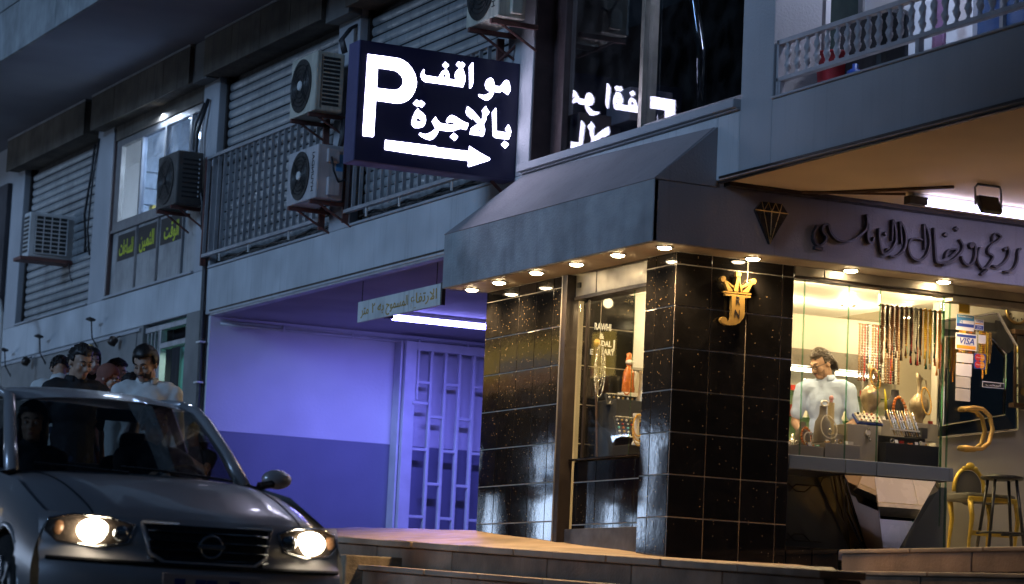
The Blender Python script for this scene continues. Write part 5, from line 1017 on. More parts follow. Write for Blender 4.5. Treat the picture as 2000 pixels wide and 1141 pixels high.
build('face', MB().lathe([(.002,0),(.10,0),(.11,.012),(.002,.014)], (13.26, 17.585, 2.865), 28, (PI/2,0,0)), MAT['card'], ck); build('rim', MB().tube([(13.26+.112*math.cos(a*PI/16), 17.57, 2.865+.112*math.sin(a*PI/16)) for a in range(33)], .012, 6), MAT['brass'], ck, smooth=True)
build('hand', MB().box(13.256, 13.264, 17.565, 17.57, 2.865, 2.93), MAT['black_ink'], ck); build('hand', MB().box(13.26, 13.31, 17.565, 17.57, 2.861, 2.869), MAT['black_ink'], ck)
for k in range(12): build('hour_mark', MB().obox((13.26+.085*math.sin(k*PI/6), 17.568, 2.865+.085*math.cos(k*PI/6)), (.008,.003,.02), (0, k*PI/6, 0)), MAT['black_ink'], ck)
build('case', MB().box(13.20, 13.46, 17.52, 17.61, 2.66, 2.70).box(13.22, 13.25, 17.55, 17.61, 2.1, 2.66).box(13.40, 13.43, 17.55, 17.61, 2.1, 2.66).box(13.2, 13.46, 17.52, 17.61, 2.06, 2.10), MAT['wood_dark'], ck, bev=.006); build('pendulum', MB().lathe([(.002,0),(.03,0),(.03,.008),(.002,.009)], (13.33, 17.57, 2.2), 18, (PI/2,0,0)), MAT['brass'], ck)
ch = thing('gilt_chair', 'carved gilt chair with grey seat behind the glass door', 'chair', (12.75, 17.3, .77)); mk('gilt', (.62,.42,.06), .4, .35, var=.15, scale=30); mk('chair_fabric', (.10,.09,.075), .9, var=.1)
arc = [(12.71+.145*math.cos(a), 17.42, 1.36+.17*math.sin(a)) for a in [-.15+(PI+.3)*k/16 for k in range(17)]]
build('back_frame', MB().tube(arc, .017, 8), MAT['gilt'], ch, smooth=True); build('carved_crest', MB().ball((12.71, 17.41, 1.545), (.045,.015,.028)).ball((12.66, 17.41, 1.525), (.03,.012,.018)).ball((12.76, 17.41, 1.525), (.03,.012,.018)), MAT['gilt'], ch, smooth=True)
build('back_pad', MB().ball((12.71, 17.43, 1.37), (.125,.02,.14), 20, 12), MAT['chair_fabric'], ch, smooth=True)
build('seat_rail', MB().box(12.47, 12.95, 17.08, 17.11, 1.245, 1.285), MAT['gilt'], ch, bev=.01); build('seat', MB().box(12.48, 12.94, 17.11, 17.44, 1.25, 1.315), MAT['chair_fabric'], ch, bev=.02)
for x, y in ((12.49, 17.10), (12.93, 17.10), (12.53, 17.42), (12.90, 17.42)): build('leg', MB().tube([(x, y, 1.26), (x+.015, y-.01, 1.12), (x, y, .95), (x-.012, y, .80), (x-.012, y-.015, .772)], [.022,.020,.014,.011,.013], 8), MAT['gilt'], ch, smooth=True)
build('stretcher', MB().box(12.50, 12.93, 17.09, 17.11, .98, 1.02), MAT['gilt'], ch, bev=.004)
st = thing('bar_stool', 'black bar stool standing just inside the glass door', 'stool', (12.72, 16.95, .77)); mk('stool_black', (.035,.032,.03), .35, .4, var=.2, scale=8)
build('seat', MB().lathe([(.01,0),(.155,0),(.168,.012),(.165,.028),(.10,.04),(.01,.042)], (12.68, 16.95, 1.415), 28), MAT['stool_black'], st, smooth=True)
for a in (.5, 2.1, 3.6, 5.2): build('leg', MB().tube([(12.68+.12*math.cos(a), 16.95+.12*math.sin(a), 1.42), (12.68+.215*math.cos(a), 16.95+.215*math.sin(a), .772)], .013, 8), MAT['stool_black'], st, smooth=True)
build('foot_ring', MB().tube([(12.68+.185*math.cos(a*PI/12), 16.95+.185*math.sin(a*PI/12), 1.0) for a in range(25)], .010, 6), MAT['stool_black'], st, smooth=True)
# ---- shop lamps
for k, (x, y) in enumerate(((11.2, 17.2), (11.75, 17.1), (12.3, 17.3), (12.1, 18.3), (12.9, 18.6), (11.5, 18.4))):
    t = thing('ceiling_spot', ['first', 'second', 'third', 'fourth', 'fifth', 'sixth'][k] + ' round lamp recessed in the shop ceiling, counted from the tiled corner', 'ceiling lamp', (x, y, 2.84), 'recessed lamps of the shop ceiling')
    build('bulb', MB().lathe([(.005,-.006),(.05,-.004),(.055,.004),(.005,.005)], (x, y, 2.852), 18), MAT['lamp_shop'], t)
    build('trim_ring', MB().lathe([(.056,-.004),(.068,0),(.066,.008),(.056,.006)], (x, y, 2.85), 18), MAT['chrome'], t)
    lamp('POINT', 'lamp_glow', (x, y, 2.78), 36, (1.0,.75,.41), t, .05)
for k, (x, z) in enumerate(((12.3, 2.38), (12.75, 2.38))):
    t = thing('cabinet_strip', ['left', 'right'][k] + ' of the bright strip lamps in the wall cabinet behind the man', 'strip lamp', (x, 19.2, z)); build('strip', MB().box(x-.19, x+.19, 19.13, 19.17, z, z+.03), MAT['lamp_shop'], t, bev=.006)
t = thing('niche_spot', 'small lamp lighting the side window niche', 'ceiling lamp', (9.85, 17.6, 2.70)); build('bulb', MB().lathe([(.005,-.006),(.04,-.004),(.045,.004),(.005,.005)], (9.85, 17.55, 2.708), 16), MAT['lamp_shop'], t); build('bulb', MB().lathe([(.005,-.006),(.04,-.004),(.045,.004),(.005,.005)], (9.85, 18.0, 2.708), 16), MAT['lamp_shop'], t)
lamp('POINT', 'lamp_glow', (9.84, 17.55, 2.66), 8, (1.0,.74,.40), t, .04); lamp('POINT', 'lamp_glow', (9.88, 17.98, 2.66), 4, (1.0,.74,.40), t, .04)
lamp('POINT', 'lamp_glow', (10.5, 18.2, 2.6), 8, (1.0,.80,.50), t, .05)
# goods on the wall cabinet shelves
rg = random.Random(3)
for z in (1.46, 1.73, 1.99, 2.21):
    for i in range(9):
        x = 12.05+i*.12+rg.uniform(-.02,.02); k = rg.random()
        if k < .45: m, nm, lb, mt = MB().box(x-.03, x+.03, 19.2, 19.26, z, z+rg.uniform(.05,.12)), 'ring_case', 'small jewel case on the cabinet shelves behind the man', rg.choice(['card','blue_ink','bead_red','pearl'])
        elif k < .75: m, nm, lb, mt = MB().lathe([(.01,0),(.035,0),(.03,.05),(.015,.075),(.013,.10),(.005,.10)], (x, 19.22, z), 12), 'small_bust', 'little necklace bust on the cabinet shelves behind the man', rg.choice(['pearl','bust_grey','card'])
        else: m, nm, lb, mt = MB().lathe([(.02,0),(.035,.03),(.03,.07),(.012,.10),(.018,.12)], (x, 19.22, z), 12), 'small_vase', 'little metal vase on the cabinet shelves behind the man', rg.choice(['brass','silver'])
        solo(nm, lb, nm.split('_')[1], m, MAT[mt], 'goods on the shelves behind the man', smooth=(k >= .45))

# small stock spread over the showcase blocks and the wall behind
rq = random.Random(21)
spots = [(rq.uniform(10.48, 10.82), rq.uniform(16.59, 16.70), 1.521) for _ in range(9)] + [(rq.uniform(10.83, 11.06), rq.uniform(16.60, 16.66), 1.556) for _ in range(8)] + [(rq.uniform(11.40, 11.78), rq.uniform(16.635, 16.70), 1.601) for _ in range(10)] + [(rq.uniform(11.55, 12.0), rq.uniform(16.94, 17.0), 1.801) for _ in range(7)]
for k, (x, y, z) in enumerate(spots):
    c = k % 4
    if c == 0: m, nm, lb, mt = MB().tube([(x+.014*math.cos(a*PI/8), y, z+.016+.014*math.sin(a*PI/8)) for a in range(17)], .0035, 6), 'ring', 'small standing ring among the showcase stock', rq.choice(['gold','silver'])
    elif c == 1: m, nm, lb, mt = MB().obox((x, y, z+.012), (.035,.02,.022), (0,0,rq.uniform(-.6,.6))), 'ring_case', 'little ring case among the showcase stock', rq.choice(['bead_red','pearl','blue_ink','card'])
    elif c == 2: m, nm, lb, mt = MB().slab([(x-.014,y,z),(x+.014,y,z),(x+.014,y+.012,z+.026),(x-.014,y+.012,z+.026)], (0,.002,0)), 'price_tag', 'white price tag standing among the showcase stock', 'paper'
    else: m, nm, lb, mt = beads([(x+.018*math.cos(a*PI/8), y+.01*math.sin(a*PI/8), z+.006+.004*math.sin(a)) for a in range(17)], .0055), 'bead_bracelet', 'small bead bracelet lying among the showcase stock', rq.choice(['amber','amber_yellow','bead_turq','silver'])
    solo(nm, lb, nm.split('_')[-1], m, MAT[mt], 'small stock in the showcase', smooth=(c in (0, 3)))
for i in range(22):
    x = 12.55 + i*.032; c, nm, _ = cols[[6,7,4,9,0,8,7][i % 7]]; L_ = rq.uniform(.22,.40); m = MB(); yy = 17.36
    beads([(x-.008, yy, 2.62), (x-.010, yy, 2.62-L_*.6), (x, yy, 2.62-L_), (x+.010, yy, 2.62-L_*.6), (x+.008, yy, 2.62)], .0085, m, nu=5, nv=3)
    solo('bead_strand', '%s bead strand on the side rail between showcase and door' % c, 'bead strand', m, MAT[nm], 'bead strands on the side rail', smooth=True) if x < 12.85 else None
sc_('side_rail', 'chrome', (12.5, 12.9, 17.355, 17.365, 2.62, 2.63))
# ------------------------------------------------------------------ silver saloon coming down the street (own frame: x forward, y left, z up)
mk('car_paint', (.60,.57,.58), .30, .45, var=0, scale=6, coat=.6, local=True); mk('car_black', (.012,.012,.014), .35, var=.1, local=True); mk('tyre', (.018,.018,.018), .85, var=.15, scale=20, local=True)
mk('rim', (.40,.40,.42), .35, .8, var=.1, local=True); mk('seat_fabric', (.03,.028,.03), .9, var=.15, scale=20, local=True); mk('lens_dark', (.20,.15,.12), .2, .4, var=.2, scale=30, local=True); mk('plate_white', (.62,.52,.52), .5, var=.05, local=True); mk('amber_lens', (.30,.15,.08), .2, var=.1, local=True)
car = thing('parked_car', 'silver grey saloon car with headlights on, coming down the street', 'car', (4.731, 15.03, -.098), rot=(0, .049, -1.581))
car.name = 'saloon_car'
P_ = MAT['car_paint']
def interp(t, x):
    if x <= t[0][0]: return t[0][1]
    for (a, b), (c, d) in zip(t, t[1:]):
        if x <= c: return b + (d-b)*(x-a)/(c-a)
    return t[-1][1]
def hoodpt(u, v):
    u = 2*u-1; a = abs(u); xf = 2.07-.22*a**2.6; xc = 1.02-.24*a**2.2; x = xf+(xc-xf)*v
    w = .755+.05*v; z = .742+.205*math.sin(v*PI/2)**.92 - .03*a*a - .05*a**8 + .012*math.exp(-((a-.62)/.08)**2)*(1-.5*v)
    if v < .12: z -= .03*(1-v/.12)**2
    return (x, u*w, z)
build('bonnet', MB().grid(hoodpt, 36, 20), P_, car, smooth=True)
for s in (-1, 1):
    pts = [tuple(Vector(hoodpt(.5+s*.37, v)) + Vector((0,0,.002))) for v in [k/14 for k in range(15)]]
    build('bonnet_gap', MB().tube(pts, .004, 5), MAT['car_black'], car)
BX = [(.20,2.09),(.28,2.155),(.36,2.175),(.44,2.17),(.50,2.15),(.54,2.115),(.62,2.11),(.70,2.085),(.742,2.055)]
def fasc(y, z, off=0):
    return (interp(BX, z) - .25*abs(y/.80)**2.7 + off, y, z)
build('front_bumper', MB().grid(lambda u, v: fasc((2*u-1)*.815, .20+v*.535), 40, 18), P_, car, smooth=True)
# sides with wheel arches
ZSH = [(-2.15,.90),(-1.6,.95),(-.9,.955),(.75,.925),(1.2,.885),(1.88,.70)]
def sidept(s, u, v):
    x = 1.86-3.95*u; zt = interp(ZSH, x); z = .20+(zt-.20)*v
    y = .80+.055*math.sin(min(1, v*1.1)*PI)**.8 - .0*v - .03*max(0, (abs(x)-1.5))**1.5
    if v > .9: y -= .03*((v-.9)/.1)**2
    return (x, s*y, z)
for s in (-1, 1):
    m = MB().grid(lambda u, v: sidept(s, u, v), 90, 16)
    keep = []
    for f in m.f:
        c = sum((Vector(m.v[i]) for i in f), Vector())/4
        if all((c.x-wx)**2+(c.z-.30)**2 > .345**2 for wx in (1.30, -1.28)): keep.append(f)
    m.f = keep; build('side_panel', m, P_, car, smooth=True)
    for wx in (1.30, -1.28):
        build('arch_lip', MB().tube([(wx+.345*math.cos(a), s*.838, .30+.345*math.sin(a)) for a in [-.3+(PI+.6)*k/20 for k in range(21)]], .016, 6), P_, car, smooth=True)
        build('arch_liner', MB().lathe([(.02,0),(.37,0),(.37,.05),(.02,.05)], (wx, s*.55, .30), 24, (PI/2,0,0)), MAT['car_black'], car)
        wh = build('wheel', MB().lathe([(.20,-.09),(.285,-.095),(.305,-.06),(.305,.06),(.285,.095),(.20,.09)], (wx, s*.74, .30), 32, (PI/2,0,0)), MAT['tyre'], car, smooth=True)
        build('rim', MB().lathe([(.01,.0),(.06,.012),(.12,-.01),(.19,.0),(.205,.02),(.01,.02)], (wx, s*.825, .30), 28, (PI/2*s,0,0)), MAT['rim'], wh, smooth=True)
        for k in range(7): build('spoke', MB().obox((wx+.12*math.cos(k*.898), s*.838, .30+.12*math.sin(k*.898)), (.13,.012,.03), (0,-k*.898,0)), MAT['rim'], wh)
    build('sill', MB().box(-1.9, 1.75, s*.70-.06, s*.70+.06, .17, .24), MAT['car_black'], car)
    for x in (.62, -.42): build('door_gap', MB().tube([sidept(s, (1.86-x)/3.95, v) for v in (.08,.3,.5,.7,.9,1)], .005, 5), MAT['car_black'], car)
    build('door_handle', MB().obox((-.05, s*.862, .80), (.17,.03,.03)), P_, car, bev=.01)
# windscreen, roof, pillars, glass
def wspt(u, v):
    u = 2*u-1; a = abs(u)
    b = Vector((1.0-.25*a**2.2, u*.645, .945-.025*a*a)); t = Vector((.24-.10*a**2.2, u*.545, 1.372-.03*a*a)); p = b.lerp(t, v); p.z += .02*math.sin(v*PI); return tuple(p)
build('windscreen', MB().grid(wspt, 20, 12), MAT['glass_car'], car, smooth=True)
def roofpt(u, v):
    u = 2*u-1; a = abs(u); x0 = .24-.10*a**2.2; x = x0+(-1.02-x0)*v
    return (x, u*(.548+.02*math.sin(v*PI)), 1.372+.075*math.sin(v*PI*.93+.08)-.03*a*a-.03*a**6)
build('roof', MB().grid(roofpt, 24, 18), P_, car, smooth=True)
def rearpt(u, v):
    u = 2*u-1; a = abs(u); b = Vector((-1.55+.1*a**2, u*.66, .985)); t = Vector((-1.02+.06*a*a, u*.545, 1.375-.03*a*a)); return tuple(b.lerp(t, v))
build('rear_window', MB().grid(rearpt, 12, 8), MAT['glass_car'], car, smooth=True)
build('boot', MB().grid(lambda u, v: (-1.5-.62*v, (2*u-1)*(.77-.05*v), .975-.02*v-.05*abs(2*u-1)**6), 16, 8), P_, car, smooth=True)
build('rear_bumper', MB().grid(lambda u, v: (-2.13-.06*math.sin(v*PI)+.15*abs(2*u-1)**3, (2*u-1)*.80, .20+.75*v), 20, 8), P_, car, smooth=True)
build('cowl', MB().grid(lambda u, v: tuple(Vector(hoodpt(u, 1)).lerp(Vector(wspt(u, .04)), v)+Vector((0,0,-.004))), 16, 2), MAT['car_black'], car)
for s in (-1, 1):
    build('windscreen_pillar', MB().tube([(.72, s*.672, .92), (.50, s*.635, 1.10), (.25, s*.585, 1.28), (.12, s*.558, 1.35), (-.1, s*.548, 1.39)], [.045,.038,.036,.032,.022], 8), P_, car, smooth=True)
    build('roof_rail', MB().tube([(-.1, s*.552, 1.39), (-.5, s*.56, 1.405), (-.95, s*.555, 1.37), (-1.25, s*.60, 1.2), (-1.55, s*.68, .97)], [.024,.026,.034,.055,.06], 8), P_, car, smooth=True)
    build('door_pillar', MB().tube([(-.42, s*.77, .93), (-.46, s*.575, 1.385)], .028, 6), MAT['car_black'], car)
    build('side_glass', MB().poly([(.68, s*.69, .93), (.10, s*.568, 1.35), (-.95, s*.565, 1.36), (-1.35, s*.68, .96)]), MAT['glass_car'], car)
    build('belt_line', MB().tube([(.74, s*.775, .925), (-.3, s*.79, .945), (-1.5, s*.74, .965)], .014, 6), MAT['car_black'], car)
    build('shoulder', MB().grid(lambda u, v: (lambda a, b: tuple(Vector(a).lerp(Vector(b), v)))(sidept(s, (1.86-(.80-2.4*u))/3.95, 1.0), (.80-2.4*u, s*.675, .945)), 16, 3), P_, car, smooth=True)
    mi = build('door_mirror', MB().ball((.64, s*.895, .985), (.055,.09,.056), 18, 12), P_, car, smooth=True)
    build('mirror_arm', MB().tube([(.70, s*.77, .94), (.67, s*.86, .96)], .025, 6), MAT['car_black'], mi); build('mirror_glass', MB().ball((.598, s*.895, .985), (.02,.075,.045), 14, 8), MAT['mirror'], mi, smooth=True)
    # headlight: dark bowl, lamp, indicator, clear lens
    H = [(.385,.690),(.50,.722),(.66,.728),(.775,.700),(.795,.640),(.74,.588),(.56,.572),(.42,.600)]
    c = (sum(h[0] for h in H)/8, sum(h[1] for h in H)/8)
    def patch(sc__, off): 
        m = MB(); n = len(H); rings = [1, .66, .33]; vs = []
        for r in rings: vs += [fasc(s*(c[0]+(h[0]-c[0])*r*sc__), c[1]+(h[1]-c[1])*r*sc__, off) for h in H]
        vs.append(fasc(s*c[0], c[1], off)); fs = [(k*n+i, k*n+(i+1) % n, (k+1)*n+(i+1) % n, (k+1)*n+i) for k in range(2) for i in range(n)] + [(2*n+i, 2*n+(i+1) % n, 3*n) for i in range(n)]
        return m.add(vs, fs)
    hl = build('headlight', patch(1.0, .006), MAT['lens_dark'], car)
    build('trim', MB().tube([fasc(s*y, z, .008) for y, z in H+[H[0]]], .006, 6), MAT['chrome'], hl, smooth=True)
    lx = fasc(s*.585, .65, .02)
    build('lamp', MB().ball(lx, (.03,.085,.062), 20, 12), MAT['headlight_glow'], hl, smooth=True)
    build('bowl', MB().ball(fasc(s*.45, .645, .008), (.02,.045,.04), 14, 9), MAT['chrome'], hl, smooth=True); build('indicator', MB().ball(fasc(s*.735, .655, .008), (.02,.035,.038), 14, 9), MAT['amber_lens'], hl, smooth=True)
    build('lens', patch(1.02, .05), MAT['glass'], hl, smooth=True)
gr = build('grille', MB().grid(lambda u, v: fasc((2*u-1)*(.33-.04*(1-v)), .515+v*.19, .006), 12, 6), MAT['car_black'], car)
for k in range(4): build('grille_bar', MB().tube([fasc((2*u/8-1)*.32, .535+k*.045, .014) for u in range(9)], .006, 5), MAT['mirror_dark'], gr, smooth=True)
build('grille_frame', MB().tube([fasc(y, z, .012) for y, z in ((-.35,.71),(-.31,.56),(-.24,.515),(.24,.515),(.31,.56),(.35,.71),(-.35,.71))], .011, 6), P_, gr, smooth=True)
ex = fasc(0, .60, .03)
build('badge_ring', MB().tube([(ex[0], .06*math.cos(a*PI/12), .605+.055*math.sin(a*PI/12)) for a in range(25)], .008, 6), MAT['chrome'], gr, smooth=True); build('badge_bar', MB().box(ex[0]-.008, ex[0]+.008, -.075, .075, .593, .617), MAT['chrome'], gr, bev=.004)
pl_ = build('number_plate', MB().box(2.185, 2.195, -.26, .26, .355, .465), MAT['plate_white'], car, bev=.004)
for k, y in enumerate((-.17, -.06, .0, .12)): build('plate_mark', MB().box(2.1955, 2.1965, y-.028, y+.028, .375, .44), MAT['blue_ink'], pl_)
build('lower_intake', MB().grid(lambda u, v: fasc((2*u-1)*.5, .225+v*.09, .006), 10, 3), MAT['car_black'], car); build('bumper_strip', MB().tube([fasc((2*u/16-1)*.79, .505, .012) for u in range(17)], .012, 6), MAT['car_black'], car)
build('wiper', MB().tube([(1.0,.5,.955), (.93,.1,.985), (.92,-.12,.99)], .008, 5), MAT['car_black'], car); build('wiper', MB().tube([(1.0,-.1,.96), (.93,-.45,.975), (.9,-.6,.98)], .008, 5), MAT['car_black'], car)
# cabin
build('floor_pan', MB().box(-2.0, 1.9, -.72, .72, .18, .30), MAT['car_black'], car); build('firewall', MB().box(.95, 1.0, -.70, .70, .3, .90), MAT['car_black'], car)
build('dashboard', MB().box(.62, .96, -.68, .68, .72, .915), MAT['car_black'], car, bev=.03); build('parcel_shelf', MB().box(-1.55, -1.25, -.66, .66, .86, .93), MAT['seat_fabric'], car)
build('steering_wheel', MB().tube([(.50+.06*math.sin(a*PI/12), .36+.18*math.cos(a*PI/12), .86+.165*math.sin(a*PI/12)) for a in range(25)], .015, 6), MAT['car_black'], car, smooth=True)
build('rear_view_mirror', MB().box(.30, .33, -.10, .14, 1.255, 1.325), MAT['car_black'], car, bev=.012)
for y in (-.36, .36):
    build('front_seat', MB().obox((-.18, y, .78), (.14,.50,.58), (0,-.18,0)), MAT['seat_fabric'], car, bev=.05); build('headrest', MB().obox((-.26, y, 1.13), (.10,.26,.16), (0,-.18,0)), MAT['seat_fabric'], car, bev=.04)
    build('seat_cushion', MB().box(-.15, .40, y-.25, y+.25, .42, .58), MAT['seat_fabric'], car, bev=.04)
build('rear_seat', MB().obox((-1.12, 0, .75), (.16,1.2,.55), (0,-.3,0)), MAT['seat_fabric'], car, bev=.05)
# ------------------------------------------------------------------ people (own frame: facing -y, x to their left seen from the front, z up)
mk('skin', (.40,.24,.16), .55, var=.08, scale=14, local=True); mk('skin_fair', (.52,.36,.28), .55, var=.06, scale=14, local=True); mk('hair_black', (.014,.011,.010), .5, var=.3, scale=60, local=True); mk('hair_brown', (.032,.020,.013), .5, var=.35, scale=60, local=True)
mk('stubble', (.24,.145,.10), .8, var=.3, scale=60, local=True); mk('beard', (.05,.032,.024), .8, var=.3, scale=60, local=True); mk('eye_white', (.6,.58,.55), .3, var=0); mk('iris', (.02,.012,.01), .2, var=0); mk('lip', (.36,.15,.12), .5, var=.05)
mk('shirt_white', (.62,.62,.60), .8, var=.06, scale=9, bump=.4, bscale=14, local=True); mk('shirt_black', (.014,.014,.016), .8, var=.2, scale=9, bump=.3, bscale=14, local=True); mk('polo_blue', (.47,.58,.84), .85, var=.05, scale=9, bump=.35, bscale=16, local=True)
mk('scarf_rust', (.22,.085,.06), .85, var=.15, scale=8, bump=.5, bscale=12, local=True); mk('jeans', (.04,.05,.09), .85, var=.15, scale=12, local=True); mk('denim_blue', (.16,.24,.36), .85, var=.1, scale=9, local=True)
def remesh(o, vox, it=3):
    m = o.modifiers.new('join', 'REMESH'); m.mode = 'VOXEL'; m.voxel_size = vox; m.use_smooth_shade = True
    s = o.modifiers.new('soft', 'SMOOTH'); s.factor = .5; s.iterations = it
FOLD = bpy.data.textures.new('cloth_folds', 'CLOUDS'); FOLD.noise_scale = .09; FOLD.noise_depth = 2
def folds(o):
    m = o.modifiers.new('folds', 'DISPLACE'); m.texture = FOLD; m.texture_coords = 'LOCAL'; m.strength = .020; m.mid_level = .5
def limb(m, a, b, ra, rb, n=12):
    a, b = Vector(a), Vector(b); m.tube([a.lerp(b, k/4) for k in range(5)], [ra+(rb-ra)*k/4 for k in range(5)], n); m.ball(a, ra, 12, 8); m.ball(b, rb, 12, 8)
def hand(m, w, d, up, s=1.0, curl=.7, mir=1):
    """palm at wrist w along d with five bent fingers of unequal length, thumb from the palm's side"""
    d = Vector(d).normalized(); up = Vector(up); up = (up - d*up.dot(d)).normalized(); sd = d.cross(up)*mir; w = Vector(w)
    c = w + d*.05*s; rot = Matrix((sd, d, up)).transposed().to_euler()
    m.ball(c, (.040*s, .052*s, .018*s), 12, 8, rot)
    for k, L in enumerate((.062, .075, .070, .055)):
        b = w + d*.088*s + sd*(.028-.019*k)*s; p1 = b + (d*math.cos(curl*.6) - up*math.sin(curl*.6))*L*.55*s; p2 = p1 + (d*math.cos(curl*1.5) - up*math.sin(curl*1.5))*L*.5*s
        limb(m, b, p1, .0095*s, .0088*s, 8); limb(m, p1, p2, .0088*s, .0075*s, 8)
    b = w + d*.03*s + sd*.036*s; p1 = b + (d*.6+sd*.7-up*.3).normalized()*.038*s; p2 = p1 + (d*.9+sd*.1-up*.5).normalized()*.032*s
    limb(m, b, p1, .012*s, .010*s, 8); limb(m, p1, p2, .010*s, .008*s, 8)
def person(label, loc, yaw, height=1.72, lean=0, nod=0, turn=0, tilt=0, skin='skin', hair='hair_black', hairstyle='short', beard=False, top='shirt_white', collar=True, sleeve=.5, bottom='jeans', arms=None, glasses=False, shades=False, sit=False, vox=.010, group=None, scarf=None, frame_rot=None, sw=1.0):
    t = thing('person', label, 'person', loc, group, rot=frame_rot or (0, 0, yaw)); s = height/1.75
    def S(p): return Vector(p)*s
    pel = Vector((0, 0, .95)) if not sit else Vector((0, 0, .10))
    # spine leans forward (towards -y) about the pelvis
    def sp(p):
        p = Vector(p); q = p - Vector((0,0,.95)); c, n_ = math.cos(lean), math.sin(lean)
        return pel + Vector((q.x, q.y*c - q.z*n_, q.y*n_ + q.z*c))
    neck = sp((0, .015, 1.50)); hc = sp((0, -.005, 1.635))
    Rh = Euler((nod+0*lean, tilt, turn), 'XYZ').to_matrix(); piv = sp((0, .01, 1.545))
    def hp(p): return piv + Rh @ (Vector(p) + Vector((0, -.012, .095)))
    def hball(m, c, r, nu=14, nv=10): m.ball(hp(c)*s, tuple(x*s for x in r), nu, nv, Rh.to_euler())
    m = MB()
    hball(m, (0,.015,.028), (.076,.097,.090), 20, 14); hball(m, (0,-.025,-.035), (.060,.066,.078), 18, 12); hball(m, (0,-.052,-.086), (.040,.038,.028)); hball(m, (0,-.02,-.06), (.058,.055,.05))
    m.tube([hp((0,-.086,.018))*s, hp((0,-.100,-.010))*s, hp((0,-.112,-.034))*s], [.008*s, .011*s, .016*s], 8); hball(m, (0,-.104,-.034), (.019,.016,.011))
    m.tube([hp((-.045,-.072,.026))*s, hp((0,-.090,.024))*s, hp((.045,-.072,.026))*s], .011*s, 8)
    for e in (-1, 1):
        hball(m, (e*.078,.012,-.012), (.009,.020,.031)); hball(m, (e*.038,-.060,-.028), (.026,.026,.028))
    hball(m, (0,-.083,-.060), (.024,.012,.007)); hball(m, (0,-.081,-.072), (.022,.013,.007))
    limb(m, neck*s, hp((0,.022,-.075))*s, .060*s, .054*s)
    limb(m, sp((-.13,.01,1.44))*s, sp((.13,.01,1.44))*s, .068*s, .068*s); m.ball(sp((0,0,1.30))*s, (.165*s*sw,.112*s*sw,.20*s), 18, 12, (lean,0,0)); m.ball(sp((0,0,1.08))*s, (.145*s*sw,.105*s*sw,.17*s), 18, 12, (lean,0,0)); m.ball(pel*s, (.165*s*sw,.12*s,.13*s), 18, 12)
    arms = arms or [((.19,.0,1.43),(.23,.03,1.15),(.22,-.06,.92)), ((-.19,.0,1.43),(-.23,.03,1.15),(-.22,-.06,.92))]
    A_ = [[sp(p) if i == 0 else (sp(p) if not (isinstance(p, tuple) and len(p) == 4) else Vector(p[:3])) for i, p in enumerate(a)] for a in arms]
    for a in A_:
        limb(m, a[0]*s, a[1]*s, .050*s, .040*s); limb(m, a[1]*s, a[2]*s, .040*s, .027*s); hand(m, a[2]*s, (a[2]-a[1]), (0,0,1) if abs((a[2]-a[1]).normalized().z) < .8 else (0,1,0), s, .8, 1 if a[0].x > 0 else -1)
    legs = [((e*.09,0,.93),(e*.10,-.02,.50),(e*.10,.02,.08)) for e in (1,-1)] if not sit else [((e*.10,0,.10),(e*.13,-.42,.14),(e*.13,-.55,-.25)) for e in (1,-1)]
    for l in legs:
        limb(m, S(l[0]), S(l[1]), .085*s, .058*s); limb(m, S(l[1]), S(l[2]), .056*s, .038*s); f = Vector(l[2])
        limb(m, S(f+Vector((0,.02,-.04))), S(f+Vector((0,-.15,-.05))), .035*s, .028*s)
    b = build('body', m, MAT[skin], t, smooth=True); remesh(b, vox*s)
    # garments follow the body, a little larger
    g = MB(); k = 1.0
    limb(g, sp((-.14,.01,1.435))*s, sp((.14,.01,1.435))*s, .080*s, .080*s); g.ball(sp((0,0,1.30))*s, (.185*s*sw,.130*s*sw,.21*s), 18, 12, (lean,0,0)); g.ball(sp((0,0,1.08))*s, (.168*s*sw,.128*s*sw,.22*s), 18, 12, (lean,0,0))
    if not sit: limb(g, sp((0,0,1.0))*s, sp((0,0,.90))*s, .165*s*sw, .17*s*sw)
    limb(g, neck*s, (neck*.95+hc*.05)*s, .072*s, .066*s)
    for a in A_:
        e = a[1] if sleeve >= 1 else a[0].lerp(a[1], sleeve*1.4); limb(g, a[0]*s, e*s, .064*s, .056*s)
        if sleeve >= 1: limb(g, a[1]*s, a[1].lerp(a[2], min(1, sleeve-.1))*s, .054*s, .042*s)
    gm = build('shirt', g, MAT[top], t, smooth=True); remesh(gm, .012*s, 4); folds(gm)
    if collar:
        cp = [neck + Vector((.070*math.sin(a), .012-.072*math.cos(a)*(1.12 if abs(a) < 1.2 else 1), .012+.018*(1-math.cos(a))*.5)) for a in [.35+(2*PI-.7)*k/24 for k in range(25)]]
        cm = MB(); n_ = len(cp); vs = []
        for i, p in enumerate(cp):
            o_ = Vector((p.x, p.y-.012, 0)) if False else Vector((p.x-neck.x, p.y-neck.y-.012, 0)).normalized()
            vs += [(p+o_*.002+Vector((0,0,.020)))*s, (p+o_*.020+Vector((0,0,-.026)))*s]
        cm.add(vs, [(2*i, 2*i+1, 2*i+3, 2*i+2) for i in range(n_-1)]); build('collar', cm, MAT[top], gm, smooth=True, solid=.005)
    if not sit:
        tr_ = MB(); limb(tr_, S((0,0,.97)), S((0,0,.90)), .165*s, .165*s)
        for l in legs: limb(tr_, S(l[0]), S(l[1]), .096*s, .072*s); limb(tr_, S(l[1]), S(l[2]), .070*s, .056*s)
        tm_ = build('trousers', tr_, MAT[bottom], t, smooth=True); remesh(tm_, .014*s, 4)
        for l in legs: build('shoe', MB().ball(S(Vector(l[2])+Vector((0,-.06,-.04))), (.045*s,.13*s,.045*s), 14, 9), MAT['car_black'], t, smooth=True)
